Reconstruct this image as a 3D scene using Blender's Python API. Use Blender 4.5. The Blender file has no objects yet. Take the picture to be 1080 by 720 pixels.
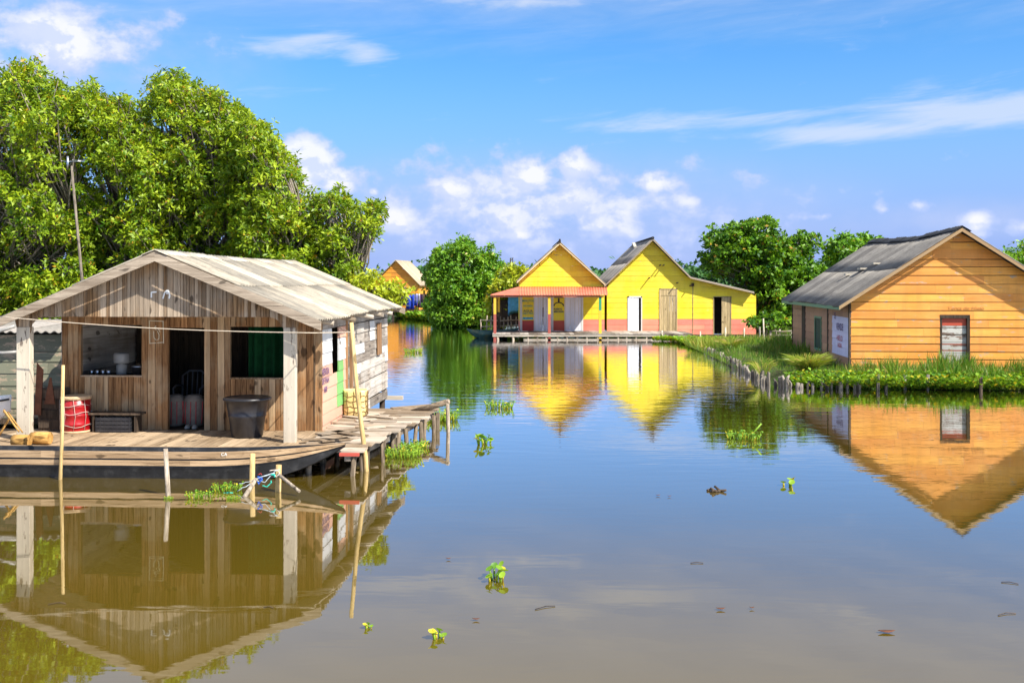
import bpy, bmesh, math, random
import numpy as np
from mathutils import Vector, Matrix, noise as mnoise
R = math.radians
rng = random.Random(7)
nrng = np.random.default_rng(11)
scene = bpy.context.scene
COL = scene.collection
H = 3.1; F = 1100.0; CX = 540.0; HY = 298.0

# ------------------------------------------------------------------ camera
cam = bpy.data.cameras.new("camera"); camo = bpy.data.objects.new("camera", cam); COL.objects.link(camo)
camo.location = (0, 0, H); camo.rotation_euler = (R(90), 0, 0)
cam.sensor_width = 36; cam.lens = 36 * F / 1080; cam.shift_y = -(360 - HY) / 1080
cam.clip_start = .1; cam.clip_end = 6000
scene.camera = camo

def wp(px, py, Y):
    return Vector(((px - CX) / F * Y, Y, H - (py - HY) / F * Y))
def wx(px, Y): return (px - CX) / F * Y
def wz(py, Y): return H - (py - HY) / F * Y

class Frame:
    """a local frame: origin on the water plane, +v away from the viewer, +u right"""
    def __init__(s, x, y, rotz):
        s.o = Vector((x, y, 0)); s.r = rotz
        s.u = Vector((math.cos(rotz), math.sin(rotz), 0)); s.v = Vector((-math.sin(rotz), math.cos(rotz), 0))
    def front(s, px, py, v):
        d = Vector(((px - CX) / F, 1, -(py - HY) / F)); c = Vector((0, 0, H))
        t = (v - (c - s.o).dot(s.v)) / d.dot(s.v); p = c + d * t - s.o
        return p.dot(s.u), p.z
    def side(s, px, py, u):
        d = Vector(((px - CX) / F, 1, -(py - HY) / F)); c = Vector((0, 0, H))
        t = (u - (c - s.o).dot(s.u)) / d.dot(s.u); p = c + d * t - s.o
        return p.dot(s.v), p.z
    def w(s, u, v, z): return s.o + s.u * u + s.v * v + Vector((0, 0, z))
    def loc(s, p):
        q = Vector(p) - s.o; return Vector((q.dot(s.u), q.dot(s.v), p[2]))

# ------------------------------------------------------------------ object helpers
def thing(name, label, cat, loc=(0, 0, 0), rotz=0, group=None):
    o = bpy.data.objects.new(name, None); COL.objects.link(o)
    o.empty_display_size = .2
    o.location = loc; o.rotation_euler = (0, 0, rotz); o['label'] = label; o['category'] = cat
    if group: o['group'] = group
    return o
def tag(o, label, cat, group=None, kind=None):
    if label: o['label'] = label
    if cat: o['category'] = cat
    if group: o['group'] = group
    if kind: o['kind'] = kind
    return o

class MB:
    def __init__(s): s.v = []; s.f = []; s.m = []; s.r = []; s.sm = []
    def face(s, idx, mat=0, rnd=0., smooth=False):
        s.f.append(tuple(idx)); s.m.append(mat); s.r.append(rnd); s.sm.append(smooth)
    def hexa(s, c, mat=0, rnd=None):
        """8 corners: bottom 4 (ccw from above) then top 4"""
        if rnd is None: rnd = rng.random()
        b = len(s.v); s.v += [tuple(p) for p in c]
        for q in ((3, 2, 1, 0), (4, 5, 6, 7), (0, 1, 5, 4), (1, 2, 6, 5), (2, 3, 7, 6), (3, 0, 4, 7)):
            s.face([b + i for i in q], mat, rnd)
    def box(s, lo, hi, mat=0, rnd=None):
        x0, y0, z0 = lo; x1, y1, z1 = hi
        s.hexa([(x0, y0, z0), (x1, y0, z0), (x1, y1, z0), (x0, y1, z0), (x0, y0, z1), (x1, y0, z1), (x1, y1, z1), (x0, y1, z1)], mat, rnd)
    def bar(s, p0, p1, w, t, up=(0, 0, 1), mat=0, rnd=None):
        """a board from p0 to p1, width w across, thickness t along up"""
        p0 = Vector(p0); p1 = Vector(p1); d = (p1 - p0).normalized(); upv = Vector(up)
        sd = d.cross(upv)
        if sd.length < 1e-4: sd = d.cross(Vector((1, 0, 0)))
        sd.normalize(); n = sd.cross(d).normalized()
        a = sd * w / 2; b = n * t / 2
        s.hexa([p0 - a - b, p0 + a - b, p1 + a - b, p1 - a - b, p0 - a + b, p0 + a + b, p1 + a + b, p1 - a + b], mat, rnd)
    def tube(s, pts, rad, n=8, mat=0, rnd=None, caps=True, wob=0.):
        if rnd is None: rnd = rng.random()
        pts = [Vector(p) for p in pts]
        if not hasattr(rad, '__len__'): rad = [rad] * len(pts)
        b = len(s.v); ref = None
        for i, p in enumerate(pts):
            d = (pts[min(i + 1, len(pts) - 1)] - pts[max(i - 1, 0)]).normalized()
            if ref is None:
                ref = d.cross(Vector((0, 0, 1)))
                if ref.length < .1: ref = d.cross(Vector((1, 0, 0)))
            ref = (ref - d * ref.dot(d)).normalized(); q = d.cross(ref)
            for k in range(n):
                a = 2 * math.pi * k / n; rr = rad[i] * (1 + wob * (rng.random() - .5))
                s.v.append(tuple(p + ref * math.cos(a) * rr + q * math.sin(a) * rr))
        for i in range(len(pts) - 1):
            for k in range(n):
                k2 = (k + 1) % n
                s.face((b + i * n + k, b + i * n + k2, b + (i + 1) * n + k2, b + (i + 1) * n + k), mat, rnd, True)
        if caps:
            s.face([b + k for k in range(n)][::-1], mat, rnd); e = b + (len(pts) - 1) * n
            s.face([e + k for k in range(n)], mat, rnd)
    def lathe(s, prof, c=(0, 0, 0), n=24, mat=0, rnd=None, sx=1, sy=1, rfn=None):
        if rnd is None: rnd = rng.random()
        b = len(s.v); m = len(prof)
        for (r, z) in prof:
            for k in range(n):
                a = 2 * math.pi * k / n; q = r * (rfn(a, z) if rfn else 1)
                s.v.append((c[0] + q * math.cos(a) * sx, c[1] + q * math.sin(a) * sy, c[2] + z))
        for i in range(m - 1):
            for k in range(n):
                k2 = (k + 1) % n
                s.face((b + i * n + k, b + i * n + k2, b + (i + 1) * n + k2, b + (i + 1) * n + k), mat, rnd, True)
        s.face([b + k for k in range(n)][::-1], mat, rnd); e = b + (m - 1) * n
        s.face([e + k for k in range(n)], mat, rnd)
    def grid(s, fn, nu, nv, thick=.01, mat=0, rnd=0., smooth=True, tv=(0, 0, -1)):
        """a sheet with a thickness; fn(a,b) with a,b in 0..1"""
        b = len(s.v); t = Vector(tv) * thick
        P = [[Vector(fn(i / nu, j / nv)) for j in range(nv + 1)] for i in range(nu + 1)]
        for off in (Vector((0, 0, 0)), t):
            for i in range(nu + 1):
                for j in range(nv + 1): s.v.append(tuple(P[i][j] + off))
        N = (nu + 1) * (nv + 1); I = lambda i, j, k=0: b + k * N + i * (nv + 1) + j
        rr = rnd if callable(rnd) else (lambda i, j: rnd)
        for i in range(nu):
            for j in range(nv):
                s.face((I(i, j), I(i + 1, j), I(i + 1, j + 1), I(i, j + 1)), mat, rr(i, j), smooth)
                s.face((I(i, j, 1), I(i, j + 1, 1), I(i + 1, j + 1, 1), I(i + 1, j, 1)), mat, rr(i, j), smooth)
        for i in range(nu):
            s.face((I(i, 0), I(i, 0, 1), I(i + 1, 0, 1), I(i + 1, 0)), mat, rr(i, 0))
            s.face((I(i, nv), I(i + 1, nv), I(i + 1, nv, 1), I(i, nv, 1)), mat, rr(i, nv - 1))
        for j in range(nv):
            s.face((I(0, j), I(0, j + 1), I(0, j + 1, 1), I(0, j, 1)), mat, rr(0, j))
            s.face((I(nu, j), I(nu, j, 1), I(nu, j + 1, 1), I(nu, j + 1)), mat, rr(nu - 1, j))
    def prism(s, poly, y0, y1, mat=0, rnd=None):
        """poly in (x,z), extruded from y0 to y1"""
        if rnd is None: rnd = rng.random()
        b = len(s.v); n = len(poly)
        for y in (y0, y1):
            for (x, z) in poly: s.v.append((x, y, z))
        s.face([b + i for i in range(n)], mat, rnd); s.face([b + n + i for i in range(n)][::-1], mat, rnd)
        for i in range(n):
            j = (i + 1) % n; s.face((b + i, b + n + i, b + n + j, b + j), mat, rnd)
    def build(s, name, mats, parent=None, origin=None, fixn=True, bevel=0):
        if not isinstance(mats, (list, tuple)): mats = [mats]
        me = bpy.data.meshes.new(name)
        vs = s.v
        if origin is not None:
            o_ = Vector(origin); vs = [tuple(Vector(p) - o_) for p in s.v]
        me.from_pydata(vs, [], s.f)
        for m in mats: me.materials.append(m)
        me.polygons.foreach_set('material_index', s.m); me.polygons.foreach_set('use_smooth', s.sm)
        a = me.attributes.new('rnd', 'FLOAT', 'FACE'); a.data.foreach_set('value', s.r)
        if fixn:
            bm = bmesh.new(); bm.from_mesh(me); bmesh.ops.recalc_face_normals(bm, faces=bm.faces); bm.to_mesh(me); bm.free()
        me.update()
        o = bpy.data.objects.new(name, me); COL.objects.link(o)
        if origin is not None: o.location = origin
        if parent: o.parent = parent
        if bevel:
            bv = o.modifiers.new('bevel', 'BEVEL'); bv.width = bevel; bv.segments = 1; bv.limit_method = 'ANGLE'
        return o

# ------------------------------------------------------------------ materials
def nt(name):
    m = bpy.data.materials.new(name); m.use_nodes = True; t = m.node_tree; t.nodes.clear()
    return m, t
class N:
    def __init__(s, t): s.t = t
    def n(s, kind, **kw):
        x = s.t.nodes.new(kind)
        for k, v in kw.items(): setattr(x, k, v)
        return x
    def put(s, sock, val):
        if isinstance(val, bpy.types.NodeSocket): s.t.links.new(val, sock)
        elif val is not None: sock.default_value = val
    def math(s, op, a, b=None, c=None, clamp=False):
        x = s.n('ShaderNodeMath', operation=op, use_clamp=clamp); s.put(x.inputs[0], a)
        if b is not None: s.put(x.inputs[1], b)
        if c is not None: s.put(x.inputs[2], c)
        return x.outputs[0]
    def vmath(s, op, a, b=None):
        x = s.n('ShaderNodeVectorMath', operation=op); s.put(x.inputs[0], a)
        if b is not None: s.put(x.inputs[1], b)
        return x.outputs[0]
    def mix(s, f, a, b, mode='MIX'):
        x = s.n('ShaderNodeMix', data_type='RGBA', blend_type=mode); s.put(x.inputs[0], f)
        s.put(x.inputs[6], a if not isinstance(a, tuple) else (*a[:3], 1)); s.put(x.inputs[7], b if not isinstance(b, tuple) else (*b[:3], 1))
        return x.outputs[2]
    def noise(s, vec, scale=5, detail=4, rough=.55, dist=0, out=0):
        x = s.n('ShaderNodeTexNoise'); s.put(x.inputs['Vector'], vec); x.inputs['Scale'].default_value = scale
        x.inputs['Detail'].default_value = detail; x.inputs['Roughness'].default_value = rough; x.inputs['Distortion'].default_value = dist
        return x.outputs[out]
    def mrange(s, v, a, b, c=0., d=1., smooth=False):
        x = s.n('ShaderNodeMapRange'); x.interpolation_type = 'SMOOTHSTEP' if smooth else 'LINEAR'
        s.put(x.inputs[0], v)
        for i, q in enumerate((a, b, c, d)): s.put(x.inputs[i + 1], q)
        return x.outputs[0]
    def attr(s, name='rnd'):
        x = s.n('ShaderNodeAttribute', attribute_name=name); return x.outputs['Fac']
    def obj(s): return s.n('ShaderNodeTexCoord').outputs['Object']
    def bsdf(s, col, rough=.8, bump=None, bstr=.3, bdist=.01, spec=.3, **kw):
        p = s.n('ShaderNodeBsdfPrincipled'); s.put(p.inputs['Base Color'], col if not isinstance(col, tuple) else (*col[:3], 1)); s.put(p.inputs['Roughness'], rough)
        p.inputs['Specular IOR Level'].default_value = spec
        for k, v in kw.items(): s.put(p.inputs[k], v)
        if bump is not None:
            b = s.n('ShaderNodeBump'); b.inputs['Strength'].default_value = bstr; b.inputs['Distance'].default_value = bdist
            s.put(b.inputs['Height'], bump); s.t.links.new(b.outputs[0], p.inputs['Normal'])
        o = s.n('ShaderNodeOutputMaterial'); s.t.links.new(p.outputs[0], o.inputs[0]); return p

def grain_vec(n, axis, along, across):
    r = n.attr(); off = n.n('ShaderNodeCombineXYZ')
    for i in range(3): n.put(off.inputs[i], n.math('MULTIPLY', r, 37.1 + 11 * i))
    v = n.vmath('ADD', n.obj(), off.outputs[0])
    sc = [across] * 3; sc['xyz'.index(axis)] = along
    return n.vmath('MULTIPLY', v, tuple(sc)), r

def wood(name, dark, light, axis='z', along=1.2, across=22, rough=.85, var=.35, weather=None, wamt=.5, knots=True):
    m, t = nt(name); n = N(t)
    v, r = grain_vec(n, axis, along, across)
    g = n.noise(v, 1, 6, .65, .3)
    g = n.mrange(g, .32, .68)
    c = n.mix(g, dark, light)
    g3 = n.noise(n.vmath('MULTIPLY', v, (1.7, 1.7, 1.7)), 1, 8, .8); c = n.mix(n.mrange(g3, .53, .66), c, tuple(x * .45 for x in dark))
    if weather:
        w = n.noise(n.vmath('ADD', n.obj(), (3, 9, 4)), 1.1, 5, .6)
        w = n.mrange(n.math('ADD', w, n.math('MULTIPLY', n.math('SUBTRACT', r, .5), .25)), .5 - wamt * .3, .62 - wamt * .1)
        c = n.mix(n.math('MULTIPLY', w, .85), c, n.mix(g, tuple(x * .6 for x in weather), weather))
    if knots:
        sc = [7.] * 3; sc['xyz'.index(axis)] = 3.
        k = n.noise(n.vmath('MULTIPLY', n.vmath('ADD', n.obj(), (5, 5, 5)), tuple(sc)), 1, 2, .4)
        k = n.mrange(k, .67, .72); c = n.mix(n.math('MULTIPLY', k, .75), c, tuple(x * .25 for x in dark))
    vv = n.mrange(r, 0, 1, 1 - var, 1 + var)
    hs = n.n('ShaderNodeHueSaturation'); n.put(hs.inputs['Value'], vv); n.put(hs.inputs['Color'], c)
    n.bsdf(hs.outputs[0], rough, g, .35, .008, .2)
    return m

def paint(name, col, axis='x', under=(.16, .12, .09), peel=.35, var=.12, rough=.6, fade=None, along=.6, across=9, dirt=.5):
    m, t = nt(name); n = N(t)
    v, r = grain_vec(n, axis, along, across)
    big = n.noise(n.obj(), .9, 4, .6); fine = n.noise(v, 1, 7, .7, .2)
    c = n.mix(n.mrange(big, .35, .7), col, fade or tuple(min(1, x * .82 + .03) for x in col))
    hs = n.n('ShaderNodeHueSaturation'); n.put(hs.inputs['Value'], n.mrange(r, 0, 1, 1 - var, 1 + var)); n.put(hs.inputs['Hue'], n.mrange(r, 0, 1, .494, .506)); n.put(hs.inputs['Color'], c); c = hs.outputs[0]
    d = n.mrange(fine, .35, .62); c = n.mix(n.math('MULTIPLY', n.math('SUBTRACT', 1., d), .28 * dirt), c, tuple(x * .45 for x in col))
    stn = n.noise(n.vmath('MULTIPLY', n.obj(), (4.5, 4.5, .45)), 1, 6, .7); c = n.mix(n.math('MULTIPLY', n.mrange(stn, .5, .68), .32 * min(1, dirt)), c, tuple(x * .5 + .02 for x in col))
    pk = n.noise(n.vmath('MULTIPLY', n.obj(), tuple(2. if a == axis else 6. for a in 'xyz')), 1.3, 6, .72)
    k = n.mrange(n.math('ADD', n.math('MULTIPLY', pk, .6), n.math('MULTIPLY', fine, .4)), .70 - peel * .2, .725 - peel * .2)
    c = n.mix(k, c, under)
    n.bsdf(c, rough, n.math('SUBTRACT', fine, n.math('MULTIPLY', k, .4)), .35, .006, .3)
    return m

def plain(name, col, rough=.6, var=.15, scale=6, spec=.35, dirt=None, damt=.4, metal=0, bstr=.15):
    m, t = nt(name); n = N(t)
    g = n.noise(n.obj(), scale, 6, .65); f = n.mrange(g, .3, .7)
    c = n.mix(f, tuple(x * (1 - var) for x in col), tuple(min(1, x * (1 + var)) for x in col))
    if dirt:
        d = n.mrange(n.noise(n.vmath('ADD', n.obj(), (7, 1, 3)), scale * .6, 8, .7), .5, .68); c = n.mix(n.math('MULTIPLY', d, damt), c, dirt)
    n.bsdf(c, rough, g, bstr, .01, spec, Metallic=metal)
    return m

def sheet_roof(name, lo, hi, stain, axis_down='x', patch=(.62, .55, .42), lichen=.5):
    """weathered fibre-cement sheets, each sheet (attribute rnd) aged differently"""
    m, t = nt(name); n = N(t); r = n.attr()
    c = n.mix(n.mrange(r, 0, 1), lo, hi)
    sc = [6.] * 3; sc['xyz'.index(axis_down)] = .7
    st = n.noise(n.vmath('MULTIPLY', n.obj(), tuple(sc)), 1, 7, .7, .4)
    c = n.mix(n.math('MULTIPLY', n.mrange(st, .46, .7), lichen), c, stain)
    b = n.noise(n.obj(), 1.3, 6, .7); c = n.mix(n.math('MULTIPLY', n.mrange(b, .52, .72), .45), c, patch)
    s2 = n.noise(n.obj(), 23, 5, .75); c = n.mix(n.math('MULTIPLY', n.mrange(s2, .5, .75), .35), c, stain)
    n.bsdf(c, .85, s2, .3, .01, .2)
    return m

def leaf(name, col, col2, dead=(.30, .17, .02), deadamt=.06, trans=.25, rough=.45):
    m, t = nt(name); n = N(t); r = n.attr()
    c = n.mix(r, col, col2)
    c = n.mix(n.mrange(r, 1 - deadamt, 1 - deadamt + .005), c, dead)
    big = n.noise(n.obj(), .7, 2, .5); hs = n.n('ShaderNodeHueSaturation'); n.put(hs.inputs['Value'], n.mrange(big, .3, .7, .8, 1.2)); n.put(hs.inputs['Hue'], n.mrange(big, .3, .7, .512, .49)); n.put(hs.inputs['Color'], c); c = hs.outputs[0]
    p = n.n('ShaderNodeBsdfPrincipled'); n.put(p.inputs['Base Color'], c); p.inputs['Roughness'].default_value = rough; p.inputs['Specular IOR Level'].default_value = .3
    tr = n.n('ShaderNodeBsdfTranslucent'); n.put(tr.inputs['Color'], n.mix(1., c, (1.5, 1.4, .5), 'MULTIPLY'))
    mx = n.n('ShaderNodeMixShader'); mx.inputs[0].default_value = trans
    t.links.new(p.outputs[0], mx.inputs[1]); t.links.new(tr.outputs[0], mx.inputs[2])
    o = n.n('ShaderNodeOutputMaterial'); t.links.new(mx.outputs[0], o.inputs[0]); return m

M = {}
M['wall_wood'] = wood('brown_vertical_boards', (.12, .050, .018), (.44, .235, .10), 'z', 1.0, 20, var=.3, weather=(.44, .31, .18), wamt=.2)
M['gable_wood'] = wood('grey_brown_vertical_boards', (.11, .058, .028), (.46, .285, .145), 'z', 1.0, 24, var=.36, weather=(.40, .32, .235), wamt=.4)
M['grey_wood_y'] = wood('grey_boards_long', (.12, .095, .075), (.34, .28, .22), 'y', 1.0, 20, var=.4, weather=(.42, .38, .33), wamt=.4)
M['grey_wood_x'] = wood('grey_boards_cross', (.13, .10, .07), (.38, .29, .20), 'x', 1.0, 20, var=.4, weather=(.45, .40, .33), wamt=.4)
M['deck_wood'] = wood('tan_deck_boards', (.17, .115, .065), (.42, .30, .185), 'y', .9, 18, var=.25, weather=(.46, .34, .22), wamt=.2)  # warm tan to brown board colour
M['dock_wood'] = wood('dock_boards', (.17, .12, .075), (.42, .31, .205), 'x', .9, 16, var=.35, weather=(.46, .39, .31), wamt=.35)
M['post_wood'] = paint('bleached_post', (.60, .52, .40), 'z', (.17, .13, .10), .72, .08, dirt=1.6)
M['pole_wood'] = wood('yellow_pole', (.32, .21, .08), (.55, .40, .19), 'z', 2.0, 20, var=.2)
M['stake_wood'] = wood('grey_stake', (.12, .095, .07), (.42, .35, .27), 'z', 2.5, 26, var=.45)
M['white_stake'] = wood('bleached_stake', (.04, .034, .028), (.30, .26, .21), 'z', 2.0, 20, var=.6)
M['log_wood'] = wood('yellow_log', (.30, .15, .035), (.55, .32, .10), 'x', 3, 14, var=.15)
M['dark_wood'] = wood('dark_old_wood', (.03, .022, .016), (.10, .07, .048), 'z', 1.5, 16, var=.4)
M['canoe_black'] = plain('tarred_hull', (.016, .017, .020), .55, .4, 9, .5, (.12, .12, .12), .35)
M['canoe_tan'] = wood('hull_plank', (.20, .125, .065), (.46, .32, .19), 'x', .7, 16, var=.25)
M['white_board'] = paint('white_old_board', (.58, .58, .57), 'y', (.25, .2, .15), .55, .1)
M['pink_board'] = paint('pink_old_board', (.62, .34, .24), 'y', (.35, .25, .18), .35, .08)
M['green_board'] = paint('green_old_board', (.17, .40, .11), 'y', (.3, .3, .18), .3, .08)
M['grey_board'] = wood('side_grey_board', (.13, .105, .085), (.38, .32, .26), 'y', .9, 18, var=.35, weather=(.45, .41, .36), wamt=.3)
M['brown_board'] = wood('side_brown_board', (.18, .09, .04), (.38, .22, .11), 'z', .9, 18, var=.2)
M['roof_left'] = sheet_roof('cream_roof_sheets', (.15, .14, .12), (.45, .39, .30), (.11, .10, .08), 'x', (.55, .46, .33), .75)
M['roof_orange'] = sheet_roof('dark_grey_roof_sheets', (.13, .12, .11), (.27, .25, .22), (.07, .062, .055), 'x', (.22, .20, .17), .7)
M['roof_grey'] = sheet_roof('grey_roof_sheets', (.19, .18, .16), (.33, .30, .27), (.12, .105, .09), 'x', (.36, .31, .25), .5)
M['roof_far'] = sheet_roof('far_roof_sheets', (.32, .26, .18), (.42, .34, .24), (.3, .25, .18), 'x', (.6, .5, .38), .4)
M['ridge_dark'] = plain('ridge_tar', (.022, .023, .026), .8, .5, 5, .3)
M['ridge_pale'] = plain('ridge_pale', (.50, .45, .36), .85, .3, 12, .2, (.2, .18, .15), .6)
M['dark'] = plain('interior_shade_black', (.035, .028, .022), .9, .3, 4, .1)  # near-black colour that paints the shade inside door openings
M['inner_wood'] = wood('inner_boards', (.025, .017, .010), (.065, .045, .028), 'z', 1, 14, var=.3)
M['yellow'] = paint('yellow_paint', (.78, .60, .018), 'x', (.45, .38, .18), .42, .07, fade=(.80, .62, .07), dirt=.7)
M['salmon'] = paint('salmon_paint', (.70, .20, .125), 'x', (.5, .3, .2), .1, .09, fade=(.75, .27, .18), dirt=.4)
M['red_panel'] = paint('red_paint', (.50, .07, .045), 'x', (.4, .2, .15), .1, .08)
M['orange'] = paint('orange_paint', (.74, .285, .04), 'x', (.42, .30, .20), .62, .10, fade=(.76, .35, .08), dirt=1.4)
M['orange_far'] = paint('orange_far_paint', (.74, .30, .02), 'x', (.4, .2, .1), .1, .12)
M['brown_side'] = paint('brown_salmon_paint', (.42, .22, .13), 'y', (.10, .07, .06), .45, .15, fade=(.34, .18, .11))
M['lilac'] = paint('lilac_white_paint', (.62, .60, .80), 'y', (.2, .18, .2), .35, .06)
M['green_trim'] = paint('green_trim_paint', (.12, .28, .15), 'y', (.1, .1, .08), .4, .1)
M['white_paint'] = paint('white_door_paint', (.74, .75, .78), 'z', (.4, .38, .35), .12, .05)
M['white_trim'] = paint('white_trim_paint', (.64, .62, .57), 'z', (.4, .38, .35), .1, .04)
M['tan_door'] = wood('tan_door_boards', (.26, .19, .095), (.50, .38, .20), 'z', 1, 16, var=.2)
M['red_roof'] = paint('red_zinc_paint', (.60, .14, .075), 'x', (.55, .33, .22), .25, .12, fade=(.66, .22, .12))
M['orange_sheet'] = paint('salmon_zinc_paint', (.58, .15, .08), 'x', (.6, .4, .25), .2, .1, fade=(.62, .20, .11))
M['post_yellow'] = paint('yellow_post_paint', (.75, .45, .03), 'z', (.3, .2, .1), .2, .1)
M['post_green'] = paint('green_post_paint', (.04, .30, .16), 'z', (.3, .3, .1), .2, .1)
M['post_red'] = paint('red_post_paint', (.36, .09, .06), 'z', (.3, .2, .1), .3, .1)
M['door_red'] = paint('faded_red_board', (.46, .075, .03), 'x', (.5, .45, .4), .35, .1)
M['door_white'] = paint('faded_white_board', (.46, .44, .39), 'x', (.18, .12, .09), .85, .1)
M['teal_ink'] = plain('teal_lettering', (.02, .22, .20), .6)
M['navy_ink'] = plain('navy_lettering', (.03, .06, .10), .6)
M['dark_ink'] = plain('dark_lettering', (.03, .03, .035), .7)
M['purple_ink'] = plain('purple_lettering', (.10, .06, .16), .7)
M['red_ink'] = plain('red_lettering', (.5, .12, .14), .7)
M['chalk'] = plain('chalk', (.62, .57, .42), .9)
M['pale_mark'] = plain('pale_paint_mark', (.75, .75, .72), .8)
M['red_plastic'] = plain('red_plastic', (.33, .004, .008), .35, .25, 5, .5, (.35, .12, .1), .3)
M['red_rim'] = plain('worn_pale_rim', (.55, .38, .22), .7, .3, 9)
M['white_rope'] = plain('white_rope', (.50, .42, .36), .9)
M['black_plastic'] = plain('black_plastic', (.022, .022, .026), .35, .3, 4, .5, (.08, .08, .08), .4)
M['can_yellow'] = plain('translucent_yellow_plastic', (.74, .56, .23), .45, .12, 5, .4, (.45, .27, .08), .5)
M['twine'] = plain('brown_twine', (.16, .09, .03), .9)
M['curtain'] = plain('green_curtain', (.005, .042, .013), .9, .3, 6, .1)
M['white_plastic'] = plain('white_plastic', (.26, .25, .23), .4, .1, 5, .4)
M['sack'] = plain('pale_sack', (.20, .17, .14), .9, .25, 9)
M['sack_red'] = plain('sack_stripe', (.45, .06, .06), .9)
M['metal_pan'] = plain('aluminium_pan', (.6, .6, .6), .3, .15, 8, .5, None, 0, 1)
M['blue'] = plain('blue_cloth', (.008, .035, .32), .8, .3, 5)
M['pale_blue'] = plain('pale_blue_tarp', (.12, .42, .72), .7, .3, 5)
M['cloth_dark'] = plain('dark_cloth', (.06, .03, .10), .9, .3, 5)
M['cloth_white'] = plain('white_cloth', (.65, .63, .66), .9, .15, 5)
M['boat_white'] = plain('white_gelcoat', (.82, .82, .80), .3, .06, 3, .5, (.5, .45, .35), .25)
M['boat_green'] = plain('green_blue_hull', (.03, .09, .085), .5, .4, 5, .4, (.25, .22, .06), .5)
M['net_blue'] = plain('blue_cord', (.03, .12, .55), .8)
M['net_teal'] = plain('teal_cord', (.02, .48, .36), .8)
M['net_grey'] = plain('grey_blue_cord', (.45, .52, .55), .8)
M['wire'] = plain('pale_wire', (.50, .42, .32), .7)
M['rust'] = plain('rust', (.12, .045, .022), .9, .4, 8)
M['old_green_board'] = paint('old_green_grey_board', (.17, .17, .11), 'x', (.34, .26, .18), .9, .25)
M['bark'] = wood('bark', (.09, .075, .055), (.34, .29, .23), 'z', 3, 14, var=.2, knots=False)
M['pier_wood'] = wood('pier_stake', (.06, .045, .03), (.26, .20, .14), 'z', 2.5, 26, var=.6)
M['leaf_mangrove'] = leaf('mangrove_leaves', (.05, .14, .006), (.37, .46, .018), (.42, .25, .02), .035)
M['leaf_mid'] = leaf('bush_leaves', (.06, .18, .015), (.22, .40, .02), (.3, .25, .03), .02)
M['leaf_yellow'] = leaf('yellow_green_leaves', (.24, .32, .015), (.48, .52, .03), (.4, .28, .03), .05)
M['leaf_almond'] = leaf('almond_leaves', (.02, .09, .008), (.20, .38, .015), (.35, .22, .03), .03)
M['leaf_far'] = leaf('far_leaves', (.04, .12, .04), (.09, .20, .06), (.08, .14, .04), .02)
M['leaf_hyacinth'] = leaf('hyacinth_leaves', (.07, .19, .015), (.27, .42, .03), (.5, .42, .03), .08)
M['grass'] = leaf('grass_blades', (.05, .14, .010), (.20, .34, .03), (.35, .28, .09), .12)
M['reed'] = leaf('reed_blades', (.16, .24, .02), (.36, .38, .05), (.45, .33, .10), .15)

# ground
def ground_mat():
    m, t = nt('muddy_bank'); n = N(t)
    g = n.noise(n.obj(), 1.2, 8, .65); g2 = n.noise(n.obj(), 11, 6, .7)
    c = n.mix(n.mrange(g, .35, .6), (.07, .05, .03), (.05, .10, .018)); c = n.mix(n.mrange(g2, .45, .7), c, (.035, .04, .018))
    n.bsdf(c, .95, g2, .6, .03, .1); return m
M['ground'] = ground_mat()

def water_mat():
    m, t = nt('murky_water'); n = N(t)
    g = n.noise(n.obj(), .05, 3, .5)
    c = n.mix(n.mrange(g, .35, .65), (.092, .062, .006), (.080, .056, .008))
    # ripples: long across the view, calmer close to the moored house
    sep = n.n('ShaderNodeSeparateXYZ'); n.put(sep.inputs[0], n.obj())
    r1 = n.noise(n.vmath('MULTIPLY', n.obj(), (.9, 2.6, 1)), 1.0, 2, .5, .3)
    r2 = n.noise(n.vmath('MULTIPLY', n.obj(), (2.2, 7.5, 1)), 1.0, 2, .5, .2)
    r3 = n.noise(n.vmath('MULTIPLY', n.obj(), (.16, .33, 1)), 1.0, 2, .5)
    rip = n.mrange(n.math('ADD', n.math('MULTIPLY', r3, 18.), sep.outputs[1]), 24., 42., .12, 1.)
    h = n.math('ADD', n.math('MULTIPLY', r1, .034), n.math('MULTIPLY', r2, .009))
    h = n.math('MULTIPLY', h, rip)
    p = n.bsdf(c, .6, h, 1.0, .22, 0.); gl = n.n('ShaderNodeBsdfGlossy'); gl.inputs['Roughness'].default_value = .02; gl.inputs['Color'].default_value = (.95, .96, 1, 1)
    t.links.new(p.inputs['Normal'].links[0].from_socket, gl.inputs['Normal']); mx = n.n('ShaderNodeMixShader'); fr = n.n('ShaderNodeFresnel'); fr.inputs['IOR'].default_value = 1.36; t.links.new(p.inputs['Normal'].links[0].from_socket, fr.inputs['Normal']); n.put(mx.inputs[0], n.math('MULTIPLY', fr.outputs[0], 1.8, None, True))
    out = [q for q in t.nodes if q.type == 'OUTPUT_MATERIAL'][0]; t.links.new(p.outputs[0], mx.inputs[1]); t.links.new(gl.outputs[0], mx.inputs[2]); t.links.new(mx.outputs[0], out.inputs[0])
    return m
M['water'] = water_mat()

# ------------------------------------------------------------------ board walls
def cut(a0, a1, holes):
    segs = [(a0, a1)]
    for (h0, h1) in holes:
        out = []
        for (s0, s1) in segs:
            if h1 <= s0 or h0 >= s1: out.append((s0, s1)); continue
            if h0 > s0: out.append((s0, h0))
            if h1 < s1: out.append((h1, s1))
        segs = out
    return [s for s in segs if s[1] - s[0] > .02]

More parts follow.
